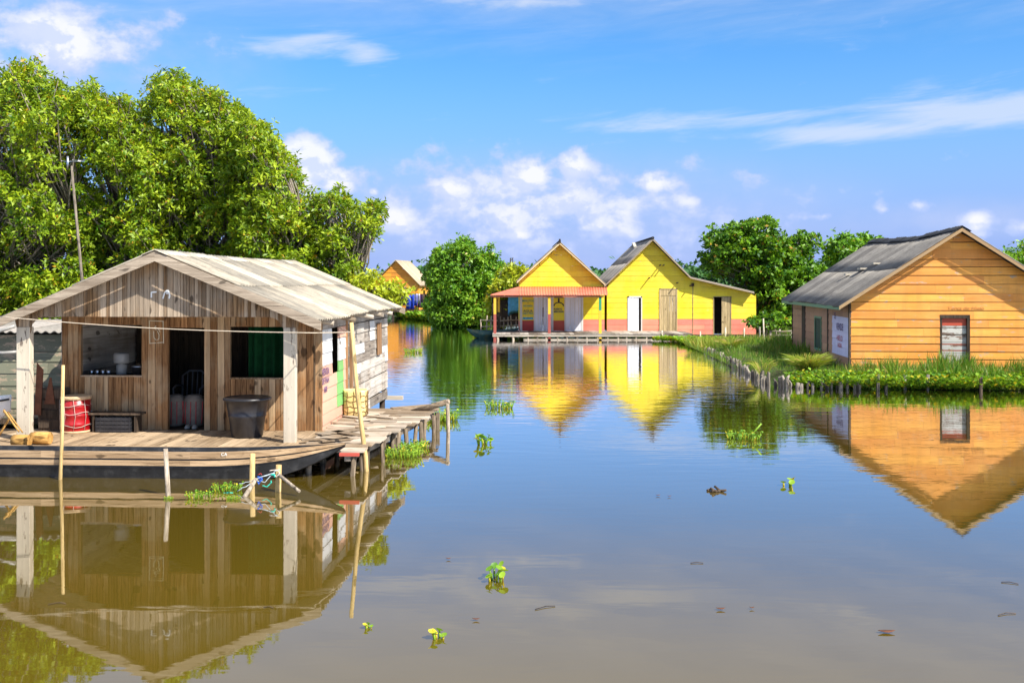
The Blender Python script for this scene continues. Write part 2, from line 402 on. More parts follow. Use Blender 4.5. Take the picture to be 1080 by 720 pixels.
def hboards(mb, P, lo, hi, z0, z1, rowh, holes=(), joint=2.5, lap=.012, th=.02, matfn=None, gap=.006, jit=.12):
    """horizontal boards. P(a, z, out) -> point; lo/hi: end of the wall at height z; holes (a0,a1,z0,z1)"""
    zs = [z0]
    while zs[-1] < z1 - rowh * .5: zs.append(zs[-1] + rowh * (1 + jit * (rng.random() - .5) * 2))
    zs[-1] = z1
    for k in range(len(zs) - 1):
        zb, zt = zs[k], zs[k + 1]
        edges = sorted({zb, zt} | {h[2] for h in holes if zb + .01 < h[2] < zt - .01} | {h[3] for h in holes if zb + .01 < h[3] < zt - .01})
        A0 = max(lo(zb), lo(zt)) ; A1 = min(hi(zb), hi(zt))
        Amin = min(lo(zb), lo(zt)); Amax = max(hi(zb), hi(zt))
        js = []; x = Amin + rng.random() * joint * 1.3
        while x < Amax - .3: js.append(x); x += joint * (.6 + .9 * rng.random())
        ends = [Amin] + js + [Amax]; rn = [rng.random() for _ in ends]
        tilt = (rng.random() - .5) * .02
        for e in range(len(edges) - 1):
            eb, et = edges[e], edges[e + 1]
            hl = [(h[0], h[1]) for h in holes if h[2] < (eb + et) / 2 < h[3]]
            for j in range(len(ends) - 1):
                for (s0, s1) in cut(ends[j] + (.004 if j else 0), ends[j + 1], hl):
                    b0 = max(s0, lo(eb)); b1 = min(s1, hi(eb)); t0 = max(s0, lo(et)); t1 = min(s1, hi(et))
                    if b1 - b0 < .01 or t1 - t0 < -.3: continue
                    if t1 < t0: t0 = t1 = (t0 + t1) / 2
                    fb = lap * (1 - (eb - zb) / (zt - zb)); ft = lap * (1 - (et - zb) / (zt - zb))
                    g = gap * rng.uniform(.3, 1.6) if et == zt else 0
                    tl = tilt * ((s0 + s1) / 2 > (Amin + Amax) / 2)
                    mt = matfn((s0 + s1) / 2, (eb + et) / 2) if matfn else 0
                    mb.hexa([P(b0, eb, th + fb), P(b1, eb, th + fb), P(b1, eb, 0), P(b0, eb, 0), P(t0, et - g + tl, th + ft), P(t1, et - g + tl, th + ft), P(t1, et - g + tl, 0), P(t0, et - g + tl, 0)], mt, rn[j])

def vboards(mb, P, a0, a1, w, bot, top, holes=(), th=.022, mat=0, gap=.009, jit=.25):
    """vertical boards; bot/top are functions of a"""
    x = a0
    while x < a1 - .01:
        x2 = min(a1, x + w * (1 + jit * (rng.random() - .5) * 2))
        bs = sorted({x, x2} | {h for q in holes for h in q[:2] if x + .01 < h < x2 - .01})
        r = rng.random(); o = rng.random() * .006
        for k in range(len(bs) - 1):
            c0, c1 = bs[k], bs[k + 1]; cm = (c0 + c1) / 2
            zb, zt = min(bot(c0), bot(c1)), max(top(c0), top(c1))
            hl = [(h[2], h[3]) for h in holes if h[0] < cm < h[1]]
            for (s0, s1) in cut(zb, zt, hl):
                e1 = c1 - (gap if k == len(bs) - 2 else 0)
                B0 = bot(c0) if s0 == zb else s0; B1 = bot(c1) if s0 == zb else s0
                T0 = top(c0) if s1 == zt else s1; T1 = top(c1) if s1 == zt else s1
                mb.hexa([P(c0, B0, th + o), P(e1, B1, th + o), P(e1, B1, 0), P(c0, B0, 0), P(c0, T0, th + o), P(e1, T1, th + o), P(e1, T1, 0), P(c0, T0, 0)], mat, r)
        x = x2

def corr(mb, RF, RB, EF, EB, pitch=.177, amp=.022, sheet=.9, rows=2, sag=None, mat=0, rfn=None, jag=.04):
    """corrugated roof slope: ridge front/back to eave front/back"""
    RF, RB, EF, EB = map(Vector, (RF, RB, EF, EB))
    L = (RB - RF).length; nrm = (RB - RF).cross(EF - RF).normalized()
    if nrm.z < 0: nrm = -nrm
    ns = max(1, round(L / sheet))
    for r_ in range(rows):
        for k in range(ns):
            s0, s1 = k / ns, (k + 1) / ns
            t0 = r_ / rows - (.012 if r_ else 0); t1 = (r_ + 1) / rows + (.02 if r_ < rows - 1 else 0)
            j = (rng.random() - .5) * jag if r_ == rows - 1 else 0
            lift = .018 * (rows - 1 - r_) + .004 * (k % 2) + rng.random() * .006
            nu = max(6, int((s1 - s0) * L / pitch * 8)); rr = rfn(k, r_) if rfn else rng.random()
            def fn(a, b, s0=s0, s1=s1, t0=t0, t1=t1, lift=lift, j=j):
                s = s0 + (s1 - s0) * a; t = t0 + (t1 - t0) * b
                p = (RF.lerp(RB, s)).lerp(EF.lerp(EB, s), t + j * b / max(.5, (EF - RF).length))
                q = p + nrm * (amp * math.sin(2 * math.pi * s * L / pitch) + lift)
                if sag: q.z += sag(s, t)
                return q
            mb.grid(fn, nu, 3, .012, mat, rr, True, tuple(-nrm))

def textmesh(body, size, thick=.004, font_shear=0, bold=0):
    c = bpy.data.curves.new('lettering', 'FONT'); c.body = body; c.size = size; c.extrude = thick / 2; c.shear = font_shear; c.offset = bold
    c.align_x = 'CENTER'; c.align_y = 'CENTER'; c.resolution_u = 3
    o = bpy.data.objects.new('lettering', c); COL.objects.link(o)
    dg = bpy.context.evaluated_depsgraph_get(); me = bpy.data.meshes.new_from_object(o.evaluated_get(dg))
    bpy.data.objects.remove(o); bpy.data.curves.remove(c); return me
def lettering(name, body, size, mat, loc, rot, parent, sx=1., bold=0, shear=0):
    me = textmesh(body, size, bold=bold, font_shear=shear); me.materials.clear(); me.materials.append(mat)
    o = bpy.data.objects.new(name, me); COL.objects.link(o); o.location = loc; o.rotation_euler = rot; o.scale = (sx, 1, 1)
    o.parent = parent; return o

# ------------------------------------------------------------------ foliage
def leaf_mesh(name, C, D, U, size, asp, rnd, mat, parent=None, origin=(0, 0, 0)):
    """C base points, D leaf directions, U leaf up vectors (arrays n,3); a folded diamond leaf each"""
    n = len(C); D = D / np.linalg.norm(D, axis=1, keepdims=True)
    S = np.cross(D, U); S /= np.linalg.norm(S, axis=1, keepdims=True) + 1e-9
    Nn = np.cross(S, D); L = size[:, None]; W = L * asp
    v0 = C; v1 = C + D * L * .5 + S * W * .5 + Nn * W * .12; v2 = C + D * L - Nn * L * .08; v3 = C + D * L * .5 - S * W * .5 + Nn * W * .12
    V = np.stack([v0, v1, v2, v3], 1).reshape(-1, 3) - np.array(origin)
    me = bpy.data.meshes.new(name); me.vertices.add(4 * n); me.vertices.foreach_set('co', V.ravel().astype(np.float32))
    me.loops.add(4 * n); me.loops.foreach_set('vertex_index', np.arange(4 * n, dtype=np.int32))
    me.polygons.add(n); me.polygons.foreach_set('loop_start', np.arange(0, 4 * n, 4, dtype=np.int32)); me.polygons.foreach_set('loop_total', np.full(n, 4, dtype=np.int32))
    me.update(calc_edges=True); me.materials.append(mat)
    a = me.attributes.new('rnd', 'FLOAT', 'FACE'); a.data.foreach_set('value', rnd.astype(np.float32))
    o = bpy.data.objects.new(name, me); COL.objects.link(o); o.location = origin
    if parent: o.parent = parent
    return o

def crown_points(clumps, per_m2, leaves, size, asp, flat=1., fill=.7):
    """rosettes of leaves on and inside each clump (cx,cy,cz,rx,ry,rz)"""
    Cs = []; Ds = []; Us = []; Ss = []; Rs = []
    for (cx, cy, cz, rx, ry, rz) in clumps:
        n = int(per_m2 * 4 * math.pi * ((rx * ry + ry * rz + rx * rz) / 3))
        d = nrng.normal(size=(n, 3)); d /= np.linalg.norm(d, axis=1, keepdims=True)
        keep = (d[:, 2] > -.55) | (nrng.random(n) < .45); d = d[keep]; n = len(d)
        rad = 1 - fill * nrng.random(n) ** 1.2 + .45 * (nrng.random(n) ** 3)
        # lobes break the ball
        lob = np.array([mnoise.noise(Vector((cx + x * 1.9, cy + y * 1.9, cz + z * 1.9))) for x, y, z in d]); rad *= 1 + .75 * lob
        P = np.array([cx, cy, cz]) + d * rad[:, None] * np.array([rx, ry, rz])
        base = .15 + .7 * nrng.random(n)
        ax = d + np.array([0, 0, .7]) + nrng.normal(size=(n, 3)) * .35; ax /= np.linalg.norm(ax, axis=1, keepdims=True)
        t = np.cross(ax, nrng.normal(size=(n, 3))); t /= np.linalg.norm(t, axis=1, keepdims=True); b = np.cross(ax, t)
        for k in range(leaves):
            a = 2 * math.pi * (k / leaves) + nrng.random(n) * .9
            dr = t * np.cos(a)[:, None] + b * np.sin(a)[:, None]; dr = dr + ax * (.25 + .5 * nrng.random(n))[:, None]
            Cs.append(P + nrng.normal(size=(n, 3)) * size * .22); Ds.append(dr); Us.append(ax + nrng.normal(size=(n, 3)) * .55)
            Ss.append(size * (.65 + .7 * nrng.random(n))); Rs.append(np.clip(base + (nrng.random(n) - .5) * .5, 0, 1))
    return map(np.concatenate, (Cs, Ds, Us, Ss, Rs))

def inside(x, y, poly):
    c = False; j = len(poly) - 1
    for i in range(len(poly)):
        xi, yi = poly[i]; xj, yj = poly[j]
        if (yi > y) != (yj > y) and x < (xj - xi) * (y - yi) / (yj - yi) + xi: c = not c
        j = i
    return c
def edist(x, y, poly):
    best = 1e9
    for i in range(len(poly)):
        x0, y0 = poly[i - 1]; x1, y1 = poly[i]; dx, dy = x1 - x0, y1 - y0
        t = max(0, min(1, ((x - x0) * dx + (y - y0) * dy) / (dx * dx + dy * dy + 1e-9)))
        best = min(best, math.hypot(x - x0 - t * dx, y - y0 - t * dy))
    return best

SEP = .95
def tree(label, name, out, Y, depth, base, r, mat, per=30, leaves=6, size=.14, asp=.42, nclump=60, group='trees', trunks=1, cat='tree', flat=1., spread=.8, gapn=.0, gs=.8):
    """out: outline of the crown as (x,z) metres in the vertical plane at Y; clumps fill it in depth"""
    t = thing(name, label, cat, (base[0], base[1], base[2]), 0, group)
    xs = [p[0] for p in out]; zs = [p[1] for p in out]; clumps = []; tries = 0
    xc = sum(xs) / len(xs); half = max(.5, (max(xs) - min(xs)) / 2)
    while len(clumps) < nclump and tries < 16000:
        tries += 1
        x = rng.uniform(min(xs), max(xs)); z = rng.uniform(min(zs), max(zs))
        rr = r * rng.uniform(.55, 1.15)
        if not inside(x, z, out): continue
        e = edist(x, z, out)
        if e < rr * .95:
            rr = r * rng.uniform(.32, .48) if rng.random() < .3 else e * .98
            if rr < r * .3: continue
        dd = depth * math.sqrt(max(.05, 1 - min(1, abs(x - xc) / half) ** 2)) * min(1, .45 + e / (r * 2.5))
        y = Y + rng.uniform(-1, 1) * dd
        if gapn and mnoise.noise(Vector((x * gs * 1.15, y * .12, z * gs * 1.15))) < -gapn: continue
        if any(math.dist((x, y, z), c[:3]) < .55 * (rr + c[3]) * SEP for c in clumps): continue
        clumps.append((x, y, z, rr, rr, rr * flat))
    C, D, U, S, Rn = crown_points(clumps, per, leaves, size, asp)
    if base is not None: C = C - np.array(base)
    leaf_mesh('crown', C, D, U, S, asp, Rn, mat, t)
    mb = MB(); bx, by, bz = base
    for q in range(trunks):
        ang = rng.random() * 6.28; off = Vector((math.cos(ang), math.sin(ang) * .6, 0)) * (.35 * q)
        top = Vector((xc - bx + (q - (trunks - 1) / 2) * half * .5, Y - by, (min(zs) * .45 + max(zs) * .55) - bz))
        p0 = off + Vector((0, 0, -.4)); pts = [p0.lerp(top, s) + Vector((rng.uniform(-.15, .15), rng.uniform(-.15, .15), 0)) * (s > 0) for s in (0, .25, .5, .75, 1)]
        mb.tube(pts, [.16 * spread, .13 * spread, .1 * spread, .08 * spread, .04 * spread], 8, wob=.2)
        for c in clumps:
            if rng.random() > 1.2 / trunks and trunks > 1: continue
            cp = Vector(c[:3]) - Vector(base); s = max(.12, min(.9, .15 + .6 * (cp.z / max(.5, top.z)) - .1)); a = p0.lerp(top, s)
            mid = a.lerp(cp, .5) + Vector((rng.uniform(-.25, .25), rng.uniform(-.2, .2), rng.uniform(-.1, .25)))
            mb.tube([a, mid, cp, cp + (cp - mid).normalized() * c[3] * .6], [.05 * spread, .035 * spread, .018 * spread, .006], 5)
            for _ in range(2):
                e = cp + Vector((rng.uniform(-1, 1), rng.uniform(-1, 1), rng.uniform(-.4, 1))) * c[3] * .8
                mb.tube([cp, cp.lerp(e, .5) + Vector((0, 0, .06)), e], [.014, .01, .005], 4)
    mb.build('trunk', M['bark'], t, fixn=False)
    return t

def px_out(pts, Y): return [((p[0] - CX) / F * Y, H - (p[1] - HY) / F * Y) for p in pts]

def blades(name, pts, h, w, mat, lean=.3, origin=(0, 0, 0), parent=None, per=1):
    """upright blades at pts (n,3); heights h (n)"""
    n = len(pts); a = nrng.random(n) * 6.283; D = np.stack([np.cos(a) * lean * nrng.random(n), np.sin(a) * lean * nrng.random(n), np.ones(n)], 1)
    b = nrng.random(n) * 6.283; U = np.stack([np.cos(b), np.sin(b), np.zeros(n)], 1)
    return leaf_mesh(name, pts, D, U, h, w, nrng.random(n), mat, parent, origin)

# ------------------------------------------------------------------ sky and sun
SD = Vector((.75, -.60, 1.0)).normalized(); sun_el = math.asin(SD.z); sun_az = math.atan2(SD.x, SD.y)
w = bpy.data.worlds.new("World"); scene.world = w; w.use_nodes = True; t = w.node_tree; t.nodes.clear(); n = N(t)
sky = n.n('ShaderNodeTexSky', sky_type='NISHITA'); sky.sun_disc = False; sky.sun_elevation = sun_el; sky.sun_rotation = sun_az
sky.altitude = 0; sky.air_density = 1.0; sky.dust_density = .15; sky.ozone_density = 3.2
hs = n.n('ShaderNodeHueSaturation'); hs.inputs['Saturation'].default_value = 1.08; hs.inputs['Value'].default_value = 1.0; n.put(hs.inputs['Color'], sky.outputs[0])
tc = n.n('ShaderNodeTexCoord'); sep = n.n('ShaderNodeSeparateXYZ'); n.put(sep.inputs[0], tc.outputs['Generated'])
az = n.math('ARCTAN2', sep.outputs[0], sep.outputs[1])
hor = n.math('SQRT', n.math('ADD', n.math('MULTIPLY', sep.outputs[0], sep.outputs[0]), n.math('MULTIPLY', sep.outputs[1], sep.outputs[1])))
el = n.math('ARCTAN2', sep.outputs[2], hor)
# pale violet air low over the horizon
lowf = n.mrange(el, .0, .24, .95, 0., True)
base = n.mix(lowf, n.mix(1., hs.outputs[0], (.52, .94, 1.26), 'MULTIPLY'), (2.25, 3.0, 6.15))
cv = n.n('ShaderNodeCombineXYZ'); n.put(cv.inputs[0], az); n.put(cv.inputs[1], n.math('MULTIPLY', el, 1.35))
cvec = cv.outputs[0]
def blobs(lst):
    acc = 0.
    for (px, py, rx, ry, s) in lst:
        u = (px - CX) / F; a0 = math.atan(u); e0 = math.atan((HY - py) / F / math.sqrt(1 + u * u)); sx, sy = F / rx, F / ry
        v = n.n('ShaderNodeVectorMath', operation='MULTIPLY_ADD'); n.put(v.inputs[0], dirv); v.inputs[1].default_value = (sx, sy, 0); v.inputs[2].default_value = (-a0 * sx, -e0 * sy, 0)
        l = n.n('ShaderNodeVectorMath', operation='LENGTH'); n.put(l.inputs[0], v.outputs[0])
        acc = n.math('MAXIMUM', n.math('MULTIPLY_ADD', l.outputs['Value'], -.62 * s, s), acc)
    return acc
dv = n.n('ShaderNodeCombineXYZ'); n.put(dv.inputs[0], az); n.put(dv.inputs[1], el); dirv = dv.outputs[0]
w.cycles.sampling_method = 'MANUAL'; w.cycles.sample_map_resolution = 256
cum = blobs([(60, 42, 120, 36, 1.0), (10, 70, 70, 30, .8), (325, 175, 36, 34, 1.4), (355, 190, 34, 20, 1.2), (395, 202, 8, 6, .9), (420, 178, 22, 16, .75),
             (415, 232, 26, 26, 1.0), (478, 198, 40, 16, .95), (520, 205, 36, 24, .9), (565, 183, 34, 24, 1.1), (604, 176, 22, 22, 1.05), (648, 200, 22, 16, .7), (690, 192, 34, 16, 1.05), (725, 212, 30, 14, .8),
             (560, 222, 240, 62, .86), (430, 225, 70, 50, .72), (650, 215, 110, 44, .8), (545, 192, 90, 36, .9), (545, 248, 36, 9, .95), (622, 240, 28, 9, .95), (490, 245, 40, 14, .7), (930, 221, 16, 9, .85), (968, 216, 22, 8, .7), (1030, 236, 16, 16, .95), (1080, 240, 16, 9, .6),
             (870, 228, 50, 8, .6), (800, 185, 26, 7, .45), (1180, 215, 60, 18, .8), (-120, 120, 120, 50, .9)])
nz = n.noise(cvec, 21, 7, .56, .1); nz2 = n.noise(n.vmath('ADD', cvec, (.005, .009, 0)), 21, 5, .56, .1)
ca = n.mrange(n.math('ADD', cum, n.math('MULTIPLY', n.math('SUBTRACT', nz, .5), 2.1)), .36, .74, 0., 1., True)
cb = n.mrange(n.math('SUBTRACT', nz, nz2), -.05, .05, 0., 1., True)
core = n.mrange(n.math('ADD', cum, n.math('MULTIPLY', n.math('SUBTRACT', nz, .5), 1.4)), .55, .95)
lit = n.math('MULTIPLY', n.math('ADD', n.math('MULTIPLY', cb, .65), .35), core)
ccol = n.mix(lit, (3.9, 4.6, 7.2), (6.7, 6.7, 7.2))
wis = blobs([(760, 126, 170, 15, .85), (900, 140, 140, 14, 1.1), (1040, 115, 130, 24, 1.2), (690, 150, 90, 8, .55), (690, 125, 70, 8, .6), (330, 46, 70, 16, .8), (385, 58, 30, 14, .9), (270, 48, 40, 9, .55), (560, 2, 190, 8, .8), (860, 0, 140, 6, .5), (860, 55, 80, 14, .4), (450, -18, 130, 16, .9), (620, -40, 140, 16, .9), (540, -70, 120, 12, .6), (350, 90, 110, 22, .3), (960, -60, 140, 20, .6)])
cv2 = n.n('ShaderNodeCombineXYZ'); n.put(cv2.inputs[0], az); n.put(cv2.inputs[1], n.math('SUBTRACT', n.math('MULTIPLY', el, 6.), n.math('MULTIPLY', az, .5)))
nw = n.noise(cv2.outputs[0], 7, 5, .62, .4)
wa = n.math('MULTIPLY', n.mrange(n.math('ADD', wis, n.math('MULTIPLY', n.math('SUBTRACT', nw, .5), 2.2)), .3, 1.15, 0., 1., True), .65)
veil = n.math('MULTIPLY', n.mrange(n.math('ADD', el, n.math('MULTIPLY', n.math('SUBTRACT', nw, .5), .12)), .20, .38, 0., 1., True), .78)
col = n.mix(veil, base, (4.9, 5.4, 6.6)); col = n.mix(wa, col, (5.2, 5.6, 6.4)); hz = n.math('MULTIPLY', n.mrange(blobs([(570, 232, 300, 62, 1.), (60, 60, 190, 60, .8), (1000, 232, 160, 22, .7)]), .1, .8, 0., 1., True), n.mrange(nz, .25, .65, .2, .75)); col = n.mix(hz, col, (3.6, 4.3, 6.5)); col = n.mix(n.math('MULTIPLY', ca, .9), col, ccol)
bg = n.n('ShaderNodeBackground'); n.put(bg.inputs[0], col); bg.inputs[1].default_value = .08
wo = n.n('ShaderNodeOutputWorld'); t.links.new(bg.outputs[0], wo.inputs[0])
sl = bpy.data.lights.new('sun', 'SUN'); sl.energy = 5.0; sl.angle = R(.5); sl.color = (1, .95, .86)
so = bpy.data.objects.new('sun', sl); COL.objects.link(so); so.rotation_euler = SD.to_track_quat('Z', 'Y').to_euler(); so.location = (30, -20, 50)
scene.view_settings.view_transform = 'Standard'; scene.view_settings.look = 'None'; scene.view_settings.exposure = .92; scene.view_settings.gamma = 1

# ------------------------------------------------------------------ water and banks
mb = MB(); mb.v = [(-2500, -300, 0), (2500, -300, 0), (2500, 4500, 0), (-2500, 4500, 0)]; mb.face((0, 1, 2, 3))
tag(mb.build('water', M['water']), 'calm brown lagoon water mirroring houses and sky', None, None, 'structure')

def bank(name, poly, step, zmax, label, slope=.55):
    xs = [p[0] for p in poly]; ys = [p[1] for p in poly]; nx = int((max(xs) - min(xs) + 2) / step); ny = int((max(ys) - min(ys) + 2) / step)
    mb = MB(); idx = {}
    for i in range(nx + 1):
        for j in range(ny + 1):
            x = min(xs) - 1 + i * step; y = min(ys) - 1 + j * step
            d = edist(x, y, poly) * (1 if inside(x, y, poly) else -1)
            if d < -step * 1.6: continue
            z = max(-.5, min(zmax, -.02 + d * slope)) + .07 * mnoise.noise(Vector((x * .8, y * .8, 0))) * (1 if d > .3 else .3)
            idx[i, j] = len(mb.v); mb.v.append((x, y, z))
    for (i, j) in list(idx):
        q = [(i, j), (i + 1, j), (i + 1, j + 1), (i, j + 1)]
        if all(k in idx for k in q): mb.face([idx[k] for k in q], 0, 0, True)
    return tag(mb.build(name, M['ground']), label, None, None, 'structure')
ISLE = [(8.7, 49.5), (8.5, 46), (8.25, 40), (8.0, 34), (7.95, 31.6), (9.0, 30.6), (14, 30.0), (22, 29.5), (40, 28.5), (60, 40), (60, 54), (25, 52), (17, 50.5), (13.3, 49.2), (11, 50.5)]
bank('riverbank', ISLE, .4, .26, 'low grassy bank under the orange house')
bank('tree_bank', [(14.4, 58.5), (20, 57), (60, 57), (90, 150), (30, 150), (8, 90), (6, 72), (14, 68)], 1.2, .3, 'muddy bank behind the yellow houses')
bank('mangrove_bank', [(-60, 24), (-13, 24.5), (-9.5, 27.5), (-5.4, 28.8), (-4.9, 33), (-5.4, 39), (-9, 48), (-60, 60)], .9, .2, 'muddy ground under the big mangroves')
bank('far_bank', [(-300, 100), (-8, 97), (-2, 96), (0, 82), (6, 80), (60, 120), (300, 120), (300, 420), (-300, 420)], 8, .4, 'distant low shore', .2)

# ------------------------------------------------------------------ LEFT HOUSE (floating wooden house)
LF = Frame(-6.0, 17.9, R(-3.1))
lh = thing('wooden_house', 'weathered brown plank house on stilts with a porch and pale sheet roof', 'house', LF.o, LF.r)
WV = 1.4; BV = 8.3; UL = -2.45; UR = 2.42; RZ = 3.63; slope = .415; UE = 2.77; DZ = .38
roofz = lambda u: RZ - .06 - slope * abs(u)
fw = lambda px, py=400: LF.front(px, py, WV)
u0, _ = fw(86); u1, _ = fw(150); _, za = fw(118, 342.5); _, zb = fw(118, 395.5)
d0, _ = fw(177.5); d1, _ = fw(216); _, dzt = fw(197, 345.5)
w0, _ = fw(243); w1, _ = fw(301); _, wza = fw(272, 344.5); _, wzb = fw(272, 398)
mb = MB(); Pf = lambda a, z, o: (a, WV - o, z)
vboards(mb, Pf, UL, UR, .125, lambda a: DZ, lambda a: roofz(a), [(u0, u1, zb, za), (d0, d1, DZ - .1, dzt), (w0, w1, wzb, wza)])
mb.build('front_wall', M['wall_wood'], lh)
mb = MB()   # seam cover strips and corner board
mb.box((UR - .10, WV - .05, DZ), (UR + .03, WV - .022, 2.5)); mb.build('corner_board', M['wall_wood'], lh)
mb = MB(); mb.box((u1 + .28, WV - .036, DZ), (u1 + .30, WV - .024, 2.3))
mb.build('seam_strip', M['wall_wood'], lh); mb = MB(); mb.box((UR - .52, WV - .034, DZ), (UR - .50, WV - .024, 2.4))
mb.build('seam_strip', M['wall_wood'], lh)
for (nm, a0, a1, b0, b1) in (('window', u0, u1, zb, za), ('window', w0, w1, wzb, wza)):
    mb = MB()
    mb.box((a0 - .01, WV - .03, b0 - .03), (a1 + .01, WV + .05, b0)); mb.box((a0 - .01, WV - .02, b1), (a1 + .01, WV + .05, b1 + .025))
    mb.box((a0 - .03, WV - .02, b0), (a0, WV + .05, b1)); mb.box((a1, WV - .02, b0), (a1 + .03, WV + .05, b1))
    mb.build('window_frame', M['gable_wood'], lh)
mb = MB(); mb.box((d0 - .03, WV - .018, DZ), (d0, WV + .06, dzt)); mb.box((d1, WV - .018, DZ), (d1 + .03, WV + .06, dzt)); mb.box((d0 - .03, WV - .018, dzt), (d1 + .03, WV + .06, dzt + .03))
mb.build('door_frame', M['wall_wood'], lh)
# interior
mb = MB()
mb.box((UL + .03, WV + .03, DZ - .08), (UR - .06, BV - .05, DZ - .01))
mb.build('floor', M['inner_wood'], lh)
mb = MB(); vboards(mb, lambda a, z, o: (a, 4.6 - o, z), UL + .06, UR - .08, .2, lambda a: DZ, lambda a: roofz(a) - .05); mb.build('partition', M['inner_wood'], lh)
mb = MB(); hboards(mb, lambda a, z, o: (UL - o, a, z), lambda z: WV, lambda z: BV, DZ, roofz(UL), .2, (), 12, .008, gap=-.004); mb.build('left_wall', M['grey_wood_y'], lh)
mb = MB(); hboards(mb, lambda a, z, o: (a, BV + o, z), lambda z: -(RZ - .06 - z) / slope if z > roofz(UR) else UL, lambda z: (RZ - .06 - z) / slope if z > roofz(UR) else UR, DZ, RZ - .1, .2, (), 2.2, .008); mb.build('back_wall', M['grey_wood_x'], lh)
# right side wall of painted scrap boards
sv = lambda px, py=390: LF.side(px, py, UR)
def vz(px, py=390): return sv(px, py)
wv0, wzt = vz(349, 350); wv1, _ = vz(356, 350); _, wzb2 = vz(352, 388)
dv0, _ = vz(364); dv1, _ = vz(367.3); _, ddz = vz(365, 341)
g0, gz1 = vz(354, 377); g1, gz0 = vz(361, 427)
pk, pkz = vz(345, 384)
pat = [(vz(*a), vz(*b)) for a, b in [((373, 370), (383, 360)), ((371, 396), (379, 386)), ((389, 352), (394, 343)), ((402, 370), (408, 363)), ((405, 381), (409, 374)), ((405, 404), (409, 397))]]
def smat(a, z):
    if a < dv0:
        if g0 < a < g1 and gz0 < z < gz1: return 3
        if z > pkz + .04: return 1 if (a < wv0 or z < gz1 + .45 or rng.random() < .6) and z < 2.25 else 0
        return 2
    for (p, q) in pat:
        if p[0] <= a <= q[0] and p[1] - .04 <= z <= q[1] + .04: return 1
    return 0
mb = MB(); holes = [(wv0, wv1, wzb2, wzt), (dv0, dv1, DZ, ddz)]
cols = sorted([WV, g0, g1, dv0, dv1 + .16] + [v for p, q in pat for v in (p[0], q[0])] + [BV]); cols = [c for c in cols if WV <= c <= BV]
zs = [DZ - .12]; 
while zs[-1] < 2.42: zs.append(zs[-1] + rng.uniform(.17, .24))
for k in range(len(zs) - 1):
    a, b = zs[k], zs[k + 1]
    rrow = rng.random(); sk = rng.uniform(-.012, .02)
    for i in range(len(cols) - 1):
        c0, c1 = cols[i], cols[i + 1]
        if c1 - c0 < .03: continue
        for s0, s1 in cut(c0, c1, [(h[0], h[1]) for h in holes if h[2] < (a + b) / 2 < h[3]]):
            mt = smat((s0 + s1) / 2, (a + b) / 2)
            if mt == 0 and s1 < dv0 + .2 and (a + b) / 2 < 2.2: mt = 2
            o = rng.uniform(0, .008); sk1 = sk * (s0 - WV) / 3; sk2 = sk * (s1 - WV) / 3
            zt_ = min(b - .008, roofz(UR) - .02)
            if zt_ <= a: continue
            mb.hexa([(UR, s0, a + sk1), (UR + .03 + o, s0, a + sk1), (UR + .03 + o, s1 - .003, a + sk2), (UR, s1 - .003, a + sk2), (UR, s0, zt_ + sk1), (UR + .018 + o, s0, zt_ + sk1), (UR + .018 + o, s1 - .003, zt_ + sk2), (UR, s1 - .003, zt_ + sk2)], mt, (rrow + .13 * (rng.random() - .5)) % 1)
mb.build('painted_side_wall', [M['grey_board'], M['white_board'], M['pink_board'], M['green_board']], lh)
mb = MB(); mb.box((UR + .02, dv1, DZ - .1), (UR + .075, dv1 + .17, 2.42)); mb.build('side_door_frame', M['brown_board'], lh); mb = MB(); mb.box((UR + .02, dv0 - .06, DZ - .1), (UR + .06, dv0, 2.38))
mb.build('side_door_frame', M['brown_board'], lh)
a0, za0 = vz(395.5, 341); a1, zb0 = vz(399, 373)
mb = MB(); mb.box((UR + .045, a0, zb0), (UR + .075, a1 + .05, za0)); mb.build('nailed_plank', M['brown_board'], lh)
# letters painted on the pink boards
lv, lz = vz(341, 398)
for k, (tx, dz_, sz) in enumerate((('VENTA', .10, .19), ('DE PAN', -.06, .17), ('|||||||', -.21, .12))):
    lettering('painted_writing', tx, sz, M['purple_ink'], (UR + .046, lv + .0, lz + dz_), (R(90), 0, R(90)), lh, .95 if k < 2 else 1.2)
# gable above the porch
_, gz = LF.front(160, 334, 0); ul = LF.front(33, 335, 0)[0]; ur = LF.front(300, 335, 0)[0]
pl0, _ = LF.front(18.5, 400, 0); pl1, _ = LF.front(32.5, 400, 0); pr0, _ = LF.front(299.5, 400, 0); pr1, _ = LF.front(312, 400, 0)
def gbot(a):
    q = 0
    for e, s in ((pl1, 1), (pr0, -1)):
        d = (a - e) * s
        if 0 <= d < .24: q = max(q, .27 * (1 - math.sqrt(max(0, 1 - ((.24 - d) / .24) ** 2))))
    if pl0 - .02 < a < pl1 or pr0 < a < pr1 + .02: q = .30
    return gz - q
mb = MB(); vboards(mb, lambda a, z, o: (a, -o, z), -2.66, 2.66, .075, lambda a: min(gbot(a), roofz(a) - .02), lambda a: roofz(a), (), .022, jit=.45)
mb.build('gable_wall', M['gable_wood'], lh)
mb = MB(); mb.box((-2.4, .002, gz + .02), (2.4, .09, gz + .12)); mb.build('porch_beam', M['gable_wood'], lh)
for (a, b) in ((pl0, pl1), (pr0, pr1)):
    mb = MB(); mb.box((a, -.04, DZ - .02), (b, .10, gz - .18)); mb.box((a - .012, .02, DZ - .02), (a + .05, .085, gz - .25)); mb.build('post', M['post_wood'], lh, bevel=.006)
